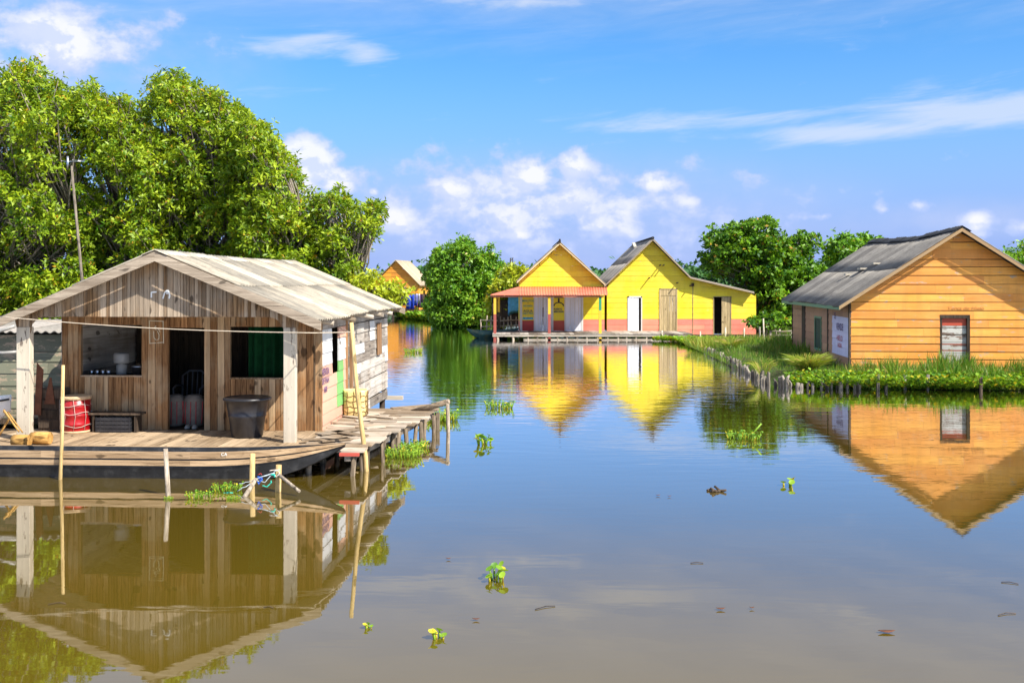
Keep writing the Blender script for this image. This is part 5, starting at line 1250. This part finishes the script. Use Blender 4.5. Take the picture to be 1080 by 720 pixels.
# hut behind almond tree
t_ = thing('hut', 'dark wooden hut behind the almond tree trunk', 'hut', (wx(825, 66), 66, 0))
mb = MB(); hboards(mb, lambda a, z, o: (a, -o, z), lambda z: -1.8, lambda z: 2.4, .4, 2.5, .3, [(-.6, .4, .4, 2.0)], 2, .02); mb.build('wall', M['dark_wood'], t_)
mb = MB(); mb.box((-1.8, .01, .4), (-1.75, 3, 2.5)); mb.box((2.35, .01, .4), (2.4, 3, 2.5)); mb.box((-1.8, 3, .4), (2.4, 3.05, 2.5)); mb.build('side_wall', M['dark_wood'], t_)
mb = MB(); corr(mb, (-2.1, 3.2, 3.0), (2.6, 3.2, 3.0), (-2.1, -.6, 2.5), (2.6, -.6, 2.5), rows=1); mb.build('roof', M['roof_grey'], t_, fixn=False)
t_ = thing('washbasin', 'pale blue basin on a pole stand beside the almond trunk', 'basin', (wx(815, 57.5), 57.5, 0))
mb = MB(); mb.lathe([(.15, .62), (.3, .68), (.32, .8), (.29, .8), (.14, .66), (0, .66)], n=16); mb.build('basin', plain('basin_enamel', (.55, .65, .68), .4), t_)
for k in range(3): a = k * 2.09; mb = MB(); mb.tube([(.25 * math.cos(a), .25 * math.sin(a), .05), (.12 * math.cos(a), .12 * math.sin(a), .63)], .03, 6); mb.build('leg', M['stake_wood'], t_, fixn=False)
t_ = thing('tower', 'thin dark lattice mast far behind the mangrove bushes', 'mast', (wx(539.5, 120), 120, 0))
mb = MB()
for s in (-.22, .22): mb.tube([(s, 0, 0), (s * .6, 0, Z(272, 120))], .05, 4)
for k in range(10): z = k * .6; mb.tube([(-.22, 0, z), (.2, 0, z + .6)], .03, 4)
mb.build('lattice', M['dark_wood'], t_, fixn=False)

# ------------------------------------------------------------------ palisade of stakes round the bank
pal_ = thing('stake_fence', 'row of short bleached stakes edging the grassy bank', 'fence', (8.0, 34, 0))
line = [(8.62, 46.2), (8.35, 42), (8.15, 38), (7.95, 34.5), (7.75, 31.4), (8.2, 30.75), (9.2, 30.35), (10.2, 30.15)]
segs = []; tot = 0
for i in range(len(line) - 1): L = math.dist(line[i], line[i + 1]); segs.append((tot, L, i)); tot += L
for k in range(92):
    s = k / 91 * tot
    if k > 74: s = tot * (.84 + (k - 74) / 18 * .16)
    else: s = tot * .84 * k / 75
    for (a, L, i) in segs:
        if a <= s <= a + L + 1e-6: break
    f = (s - a) / L; x = line[i][0] + (line[i + 1][0] - line[i][0]) * f + rng.uniform(-.05, .05); y = line[i][1] + (line[i + 1][1] - line[i][1]) * f + rng.uniform(-.05, .05)
    h = rng.uniform(.16, .36) * (1.1 if y < 33 else .95) * (.75 if x > 8.3 and y < 31 else 1); mb = MB(); r0 = rng.uniform(.032, .07)
    mb.tube([(x - 8, y - 34, -.6), (x - 8 + rng.uniform(-.04, .04), y - 34, h - .1), (x - 8 + rng.uniform(-.08, .08), y - 34 + rng.uniform(-.04, .04), h)], [r0, r0 * .95, r0 * rng.uniform(.35, .8)], 6, wob=.3)
    mb.build('stake', M['white_stake'], pal_, fixn=False)
for (px, yy, h, lab) in ((925.5, 30.0, .46, 'beside the left one of a close pair'), (934, 30.1, .42, 'right of the tallest grass-edge stake'), (954, 30.3, .44, 'under the left half of the orange wall'), (978, 30.2, .44, 'just left of the striped door'), (1034, 29.6, .42, 'dark, just right of the striped door')):
    pole('stake', 'single short stake standing in the grass, ' + lab, 'stake', [Vector((wx(px, yy), yy, -.4)), Vector((wx(px, yy) + .02, yy, h))], .055, .045, M['white_stake'] if px < 1000 else M['dark_wood'], 'stakes in the bank grass', 7)

# ------------------------------------------------------------------ grass and weeds
def scatter(poly, n_, zfn=lambda x, y: .2, fn=None):
    xs = [p[0] for p in poly]; ys = [p[1] for p in poly]; out = []
    while len(out) < n_:
        x = rng.uniform(min(xs), max(xs)); y = rng.uniform(min(ys), max(ys))
        if inside(x, y, poly) and (fn is None or fn(x, y)): out.append((x, y, zfn(x, y)))
    return np.array(out)
gz_ = lambda x, y: max(-.02, min(.22, -.05 + .5 * edist(x, y, ISLE)))
def nohouse(x, y):
    q = OF.loc((x, y, 0)); return not (-OU - .02 < q.x < OU + .05 and -.03 < q.y < OB + .05)
gpoly = [(8.0, 48.5), (8.0, 34), (8.0, 31.5), (9.3, 30.5), (14, 30.0), (22, 29.5), (24, 33), (18, 34), (10.9, 34.5), (11.9, 44), (13, 48), (11, 50)]
P = scatter(gpoly, 34000, gz_, nohouse)
hh = np.array([.22 + .5 * max(0, .35 + mnoise.noise(Vector((x * .9, y * .9, 3)))) for x, y, _ in P]) * (.45 + .95 * nrng.random(len(P)))
left = P[:, 0] < 11; hh[left] *= .55
a = blades('grass', P, hh, .035, M['grass'], .8); tag(a, 'bright green grass on the bank before the orange house', 'grass', None, 'stuff')
def weeds(name, label, pts, size, mat, leaves=5, h=.18, up=.9):
    """broad-leaved water weeds: short stalks with round leaves"""
    n_ = len(pts); Cs, Ds, Us, Ss, Rs = [], [], [], [], []
    for k in range(leaves):
        an = nrng.random(n_) * 6.283; d = np.stack([np.cos(an), np.sin(an), up * (.2 + nrng.random(n_))], 1)
        c = pts + np.stack([np.cos(an) * .05, np.sin(an) * .05, h * nrng.random(n_)], 1); Cs.append(c); Ds.append(d); Us.append(np.stack([-np.cos(an) * .5, -np.sin(an) * .5, np.ones(n_)], 1)); Ss.append(size * (.6 + .7 * nrng.random(n_))); Rs.append(nrng.random(n_))
    o = leaf_mesh(name, *map(np.concatenate, (Cs, Ds, Us, Ss)), .7, np.concatenate(Rs), mat); tag(o, label, 'weeds', None, 'stuff'); return o
W1 = scatter([(8.3, 31.0), (9.2, 30.0), (14, 29.5), (22, 29.0), (24, 28.9), (24, 30.2), (14, 30.7), (9.4, 31.2), (8.4, 31.8)], 2900, lambda x, y: max(.0, gz_(x, y) - .02))
weeds('shore_weeds', 'low leafy weeds along the water edge before the orange house', W1, .13, M['leaf_hyacinth'], 5, .26)
W2 = scatter([(wx(690, 55), 55.6), (wx(742, 55), 55.4), (wx(800, 54), 54.2), (wx(800, 52), 52.3), (wx(748, 49), 48), (wx(742, 47), 46.5), (wx(736, 49), 49), (wx(715, 53), 54.3), (wx(690, 55), 54.8)], 1500, lambda x, y: 0.)
weeds('floating_weeds', 'mat of floating weeds between the walkway and the stake fence', W2, .2, M['leaf_hyacinth'], 5, .2)
W3 = scatter([(wx(418, 100), 99), (wx(470, 96), 95), (wx(520, 80), 79), (wx(500, 76), 73), (wx(455, 86), 84), (wx(425, 92), 90)], 3000, lambda x, y: 0.)
weeds('water_meadow', 'green floating meadow below the far orange house', W3, .34, M['leaf_hyacinth'], 5, .5)
W4 = scatter([(8.2, 49.5), (8.3, 45.5), (9.2, 46), (10.8, 48), (13, 48.6), (11.5, 50.2)], 1500, lambda x, y: .05)
b_ = blades('bank_reeds', W4, .35 + .45 * nrng.random(len(W4)), .03, M['reed'], 1.0); tag(b_, 'yellowish reeds at the far tip of the bank', 'reeds', None, 'stuff')
W5 = scatter([(14.4, 58.4), (20, 57), (24, 58), (24, 62), (14.4, 62)], 1400, lambda x, y: .15)
b_ = blades('bank_grass', W5, .3 + .4 * nrng.random(len(W5)), .06, M['grass'], .9); tag(b_, 'grass on the bank under the almond tree', 'grass', None, 'stuff')
# tall tussock near orange house corner
def tussock(label, x, y, n_, h, z=.2, grp='tall grass tussocks'):
    a = nrng.random(n_) * 6.283; r = .18 * nrng.random(n_); C = np.stack([r * np.cos(a), r * np.sin(a), np.zeros(n_)], 1)
    D1 = np.stack([np.cos(a) * .5, np.sin(a) * .5, np.ones(n_)], 1) + nrng.normal(size=(n_, 3)) * .12; hh = h * (.6 + .4 * nrng.random(n_))
    U = np.stack([np.cos(a + 1.57), np.sin(a + 1.57), np.zeros(n_)], 1) + nrng.normal(size=(n_, 3)) * .3
    D1 /= np.linalg.norm(D1, axis=1, keepdims=True); C2 = C + D1 * hh[:, None] * .62; D2 = D1 + np.stack([np.cos(a), np.sin(a), -.7 * np.ones(n_)], 1) * .8
    rn = nrng.random(n_)
    o = leaf_mesh('grass_tussock', np.concatenate([C, C2 - D1 * .05 * hh[:, None]]), np.concatenate([D1, D2]), np.concatenate([U, U]), np.concatenate([hh * .75, hh * .5]), .05, np.concatenate([rn, rn]), M['reed']); o.location = (x, y, z); tag(o, label, 'grass', grp)
tussock('tall yellowish tussock before the brown side wall of the orange house', wx(852, 32.6), 32.6, 420, 1.05)
tussock('yellowish tussock behind the far part of the stake fence', wx(772, 44), 44.3, 260, .85)
tussock('small tussock among the near stakes, left of the tallest one', wx(806, 32.6), 32.8, 60, .8)

# ------------------------------------------------------------------ floating plants
def hyac(seed, nl, r, h):
    g = random.Random(seed); mb = MB()
    for i in range(nl):
        a = g.random() * 6.283; rr = r * math.sqrt(g.random()); x, y = rr * math.cos(a), rr * math.sin(a); hh = h * g.uniform(.35, 1); ln = g.uniform(.1, .5) * hh
        tx, ty = x + ln * math.cos(a), y + ln * math.sin(a)
        mb.tube([(x, y, -.02), (x + (tx - x) * .3, y + (ty - y) * .3, hh * .4), (tx, ty, hh)], [.008, .013, .005], 6, 0, g.uniform(.5, 1) )
        lr = g.uniform(.03, .05) * (1.35 if nl == 12 else 1); b = g.random() * 6.283; tl = g.uniform(.2, 1.1); n0 = Vector((math.cos(b) * tl, math.sin(b) * tl, 1)).normalized(); t1 = n0.cross(Vector((0, 1, .1))).normalized(); t2 = n0.cross(t1); c = Vector((tx, ty, hh + .01)); rv = g.random()
        base = len(mb.v); mb.v.append(tuple(c - n0 * .012))
        for k in range(8): q = c + (t1 * math.cos(k * .785) + t2 * math.sin(k * .785) * .82) * lr; mb.v.append(tuple(q))
        for k in range(8): mb.face((base, base + 1 + k, base + 1 + (k + 1) % 8), 0, rv, True)
    me_o = mb.build('water_hyacinth', M['leaf_hyacinth'], None, fixn=False); return me_o
protos = [hyac(1, 12, .13, .15), hyac(2, 70, .42, .22), hyac(3, 6, .08, .08), hyac(4, 190, .7, .36)]
pl = [(522, 611, 0, .85, 'leafy plant floating alone in open water, nearest but one to the viewer'), (465, 673, 2, .85, 'tiny pair of floating sprigs closest to the viewer'), (511, 468, 0, 1.2, 'small sparse floating plant right of the dock end'), (527, 430, 1, .8, 'round floating plant off the dock toward the yellow reflection'),
      (829, 512, 2, 1.3, 'tiny floating sprig below the stake fence in open water'), (784, 463, 1, .75, 'spread floating plant over the tree reflection'), (463, 443, 3, .62, 'big bright plant clump under the slanting log of the dock'), (424, 481, 3, .5, 'bright plant clump against the dock posts beside the leaning pole'),
      (437, 472, 1, .6, 'smaller plant clump right of the bright one under the dock'), (210, 524, 1, .42, 'low yellow-green plants right of the grey stake'), (240, 517, 1, .5, 'plants caught on the fishing cords'), (246, 526, 1, .22, 'small bright plant at the foot of the grey leaning stick'), (178, 526, 1, .16, 'small plant at the foot of the grey stake'),
      (436, 372, 1, .9, 'flat floating plant in front of the far orange reflection'), (390, 662, 2, .5, 'tiny yellow sprig beyond the roof reflection'), (541, 358, 1, .7, 'bright plant under the left end of the yellow house deck'), (553, 358, 1, .5, 'bright plant under the white trim of the yellow house')]
used = set()
for (px, py, k, s, lab) in pl:
    Y = waterY(py); o = protos[k] if k not in used else protos[k].copy()
    if k in used: COL.objects.link(o)
    used.add(k); o.location = (wx(px, Y), Y, 0); o.scale = (s, s, s); o.rotation_euler = (0, 0, rng.random() * 6.28); tag(o, lab, 'water plant', 'floating water plants')
# long bent stems over tree reflection
Y = waterY(463); mb = MB(); c = wp(790, 463, Y); c.z = 0
for (a, b) in (((779, 461), (790, 463)), ((790, 463), (803, 448)), ((797, 462), (803, 460))): mb.tube([Vector(wp(*a, Y)) - c, Vector(wp(*b, Y)) - c], .018, 5)
o = mb.build('water_weed', M['leaf_hyacinth'], None, fixn=False); o.location = c + Vector((0, 0, .03)); tag(o, 'bent bright green stems sticking out beside the spread floating plant', 'stems')
deb = [(753, 518, .14, 'M', 'dark knot of floating debris right of centre'), (935, 667, .15, 'L', 'brown floating leaf near the lower right'), (575, 641, .22, 'T', 'thin dark twig floating below the lone leafy plant'), (1062, 648, .2, 'T', 'dark waterlogged twig at the right edge'), (1065, 615, .16, 'T', 'dark twig at the right edge, farther of the two'),
       (735, 594, .14, 'T', 'thin straw floating in the middle right water'), (694, 523, .07, 'L', 'speck of leaf just left of the dark debris'), (706, 524, .06, 'L', 'speck of leaf between the other speck and the debris'), (473, 590, .06, 'L', 'speck of leaf left of the lone leafy plant'), (760, 643, .09, 'L', 'small dark leaf in the lower water'), (793, 642, .05, 'L', 'dark leaf speck floating lower right of the small dark leaf'), (502, 654, .07, 'L', 'reddish leaf speck right of the closest sprigs'), (60, 637, .16, 'T', 'dark twig over the reflected porch'), (283, 641, .1, 'T', 'bent twig with leaf over the reflected window')]
for (px, py, s, kd, lab) in deb:
    Y = waterY(py); mb = MB(); a = rng.uniform(-.5, .5); d = Vector((math.cos(a), math.sin(a), 0)) * s / 2
    if kd == 'T': mb.tube([-d, d * .1 + Vector((0, .03, .004)), d], .004, 5)
    elif kd == 'M':
        for _ in range(7): q = Vector((rng.uniform(-.1, .1), rng.uniform(-.1, .1), .01)); r_ = Vector((rng.uniform(-.08, .08), rng.uniform(-.06, .06), rng.uniform(0, .05))); mb.tube([q - r_, q + r_], .018, 5)
    else: mb.grid(lambda u, v, s=s: ((u - .5) * s, (v - .5) * s * .45 * math.sin(math.pi * min(.98, max(.02, u))), .012 + .03 * (u - .5) ** 2), 6, 2, .003, 0, .5)
    o = mb.build('floating_twig' if kd != 'L' else 'floating_leaf', M['dark_wood'] if kd != 'L' else M['rust'], None, fixn=False); o.location = (wx(px, Y), Y, .006); tag(o, lab, 'debris', 'scraps floating on the water')

# ------------------------------------------------------------------ trees
G1 = 'big mangroves behind the brown house'
mang = dict(per=22, leaves=6, size=.16, asp=.36, group=G1)
YT = 33.
tree('tall mangrove at the left edge of the photo behind the antenna mast', 'mangrove_tree', px_out([(-150, 110), (-80, 84), (-30, 90), (5, 82), (45, 72), (72, 88), (90, 108), (100, 150), (104, 210), (110, 300), (110, 370), (-150, 370)], YT), YT, 2.6, (wx(20, YT), YT + .5, 0), .52, M['leaf_mangrove'], gapn=.12, nclump=520, trunks=3, **mang)
tree('mangrove with a rounded top above the front of the brown house roof', 'mangrove_tree', px_out([(84, 110), (92, 82), (116, 76), (130, 104), (155, 112), (175, 138), (200, 160), (215, 220), (215, 300), (210, 350), (80, 360)], YT + 1), YT + 1, 2.2, (wx(150, YT), YT + 1, 0), .50, M['leaf_mangrove'], gapn=.10, nclump=400, trunks=3, **mang)
tree('mangrove with an airy tuft at its top above the middle of the brown house roof', 'mangrove_tree', px_out([(158, 108), (166, 84), (200, 78), (216, 84), (222, 100), (250, 104), (268, 130), (285, 190), (285, 270), (280, 340), (190, 340), (190, 200), (180, 140)], YT + 1.5), YT + 1.5, 2.2, (wx(230, YT), YT + 1.5, 0), .46, M['leaf_mangrove'], nclump=360, trunks=3, gapn=.08, gs=1.1, **mang)
tree('mangrove sloping down to the right over the back of the brown house roof', 'mangrove_tree', px_out([(244, 116), (268, 122), (290, 136), (306, 158), (314, 185), (324, 212), (334, 240), (342, 300), (340, 345), (250, 345)], YT), YT, 2.2, (wx(298, YT), YT + .3, 0), .46, M['leaf_mangrove'], nclump=320, trunks=3, gapn=.10, gs=1.1, **mang)
tree('lowest mangrove at the right end of the group with drooping outer twigs', 'mangrove_tree', px_out([(322, 232), (330, 196), (340, 206), (362, 200), (378, 210), (402, 214), (408, 232), (390, 258), (378, 278), (386, 300), (386, 345), (330, 345)], YT), YT, 1.4, (wx(362, YT), YT + .3, 0), .40, M['leaf_mangrove'], nclump=190, trunks=2, gapn=.10, gs=1.3, **mang)
tree('yellow-green branchy mangrove overhanging the water before the far orange house', 'mangrove_tree', px_out([(372, 300), (390, 285), (404, 296), (426, 298), (434, 306), (428, 316), (410, 328), (385, 345), (365, 340)], 30.5), 30.5, .7, (wx(380, 30.5), 30.6, 0), .34, M['leaf_yellow'], per=26, leaves=6, size=.16, asp=.42, nclump=50, group=G1, trunks=2, spread=.5)
tree('dense round mangrove standing in the water between the orange and yellow houses', 'mangrove_tree', px_out([(448, 330), (446, 300), (452, 272), (463, 262), (480, 255), (500, 252), (517, 262), (530, 278), (536, 300), (534, 325), (520, 344), (460, 345)], 74), 74, 2.2, (wx(492, 74), 74, 0), .85, M['leaf_mid'], per=20, leaves=6, size=.21, asp=.5, nclump=150, group='mangroves by the yellow houses', trunks=3, gapn=.04, gs=.9)
tree('yellow-green bush behind the left end of the red-roofed porch', 'mangrove_tree', px_out([(508, 340), (512, 315), (520, 300), (530, 284), (548, 280), (562, 286), (566, 300), (552, 320), (545, 338), (525, 346)], 68), 68, 1.3, (wx(530, 68), 68, 0), .6, M['leaf_yellow'], per=12, leaves=6, size=.26, asp=.5, nclump=60, group='mangroves by the yellow houses', trunks=3)
alm = [(736, 268), (742, 252), (752, 240), (772, 234), (796, 228), (812, 226), (818, 236), (826, 252), (846, 244), (866, 252), (872, 262), (852, 272), (868, 284), (880, 300), (862, 326), (842, 345), (815, 352), (786, 344), (800, 332), (785, 306), (760, 292), (744, 292), (738, 280)]
tree('big dark almond tree between the yellow lean-to and the orange house', 'almond_tree', px_out(alm, 61.5), 61.5, 1.8, (wx(812, 61.5), 61.6, .1), .55, M['leaf_almond'], per=18, leaves=6, size=.25, asp=.55, nclump=290, group='trees right of the yellow houses', flat=.45, gapn=.38, gs=.9, spread=.7)
tree('almond seedling with low leaves against the lean-to corner', 'almond_tree', px_out([(786, 346), (786, 334), (800, 330), (815, 330), (828, 330), (832, 340), (824, 348), (808, 350)], 56.8), 56.8, .6, (wx(808, 56.8), 56.9, .0), .35, M['leaf_almond'], per=20, leaves=6, size=.24, asp=.55, nclump=30, group='trees right of the yellow houses', flat=.5, spread=.4)
tree('small tree top showing behind the left slope of the dark grey roof', 'shade_tree', px_out([(872, 262), (880, 250), (890, 248), (896, 256), (912, 250), (930, 252), (935, 290), (925, 330), (880, 330), (874, 285)], 68), 68, 1.8, (wx(900, 68), 68, .1), .8, M['leaf_mid'], per=12, leaves=6, size=.3, asp=.5, nclump=90, group='trees right of the yellow houses')
tree('sparse feathery tree at the right edge behind the orange house', 'shade_tree', px_out([(1040, 300), (1046, 278), (1058, 268), (1070, 262), (1092, 250), (1130, 240), (1160, 300), (1150, 340), (1050, 340)], 50), 50, 1.8, (wx(1100, 50), 50, .1), .7, M['leaf_mid'], per=14, leaves=6, size=.2, asp=.4, nclump=90, group='trees right of the yellow houses', gapn=.2)
# far-off wood
cl_ = []
for x in range(-150, 320, 4):
    for y in (190, 215):
        xx = x + rng.uniform(-2, 2); h = 5.4 + 2.0 * mnoise.noise(Vector((x * .05, y, 0))) + rng.uniform(-.6, .6)
        if -150 < x < -25: h -= 1.2
        cl_.append((xx, y + rng.uniform(-6, 6), h * .45, 3.4, 3.4, h * .58))
C, D, U, S, Rn = crown_points(cl_, 2.0, 5, .9, .6)
tag(leaf_mesh('far_wood', C, D, U, S, .6, Rn, M['leaf_far']), 'low dark green wood along the far shore', 'forest', None, 'stuff')
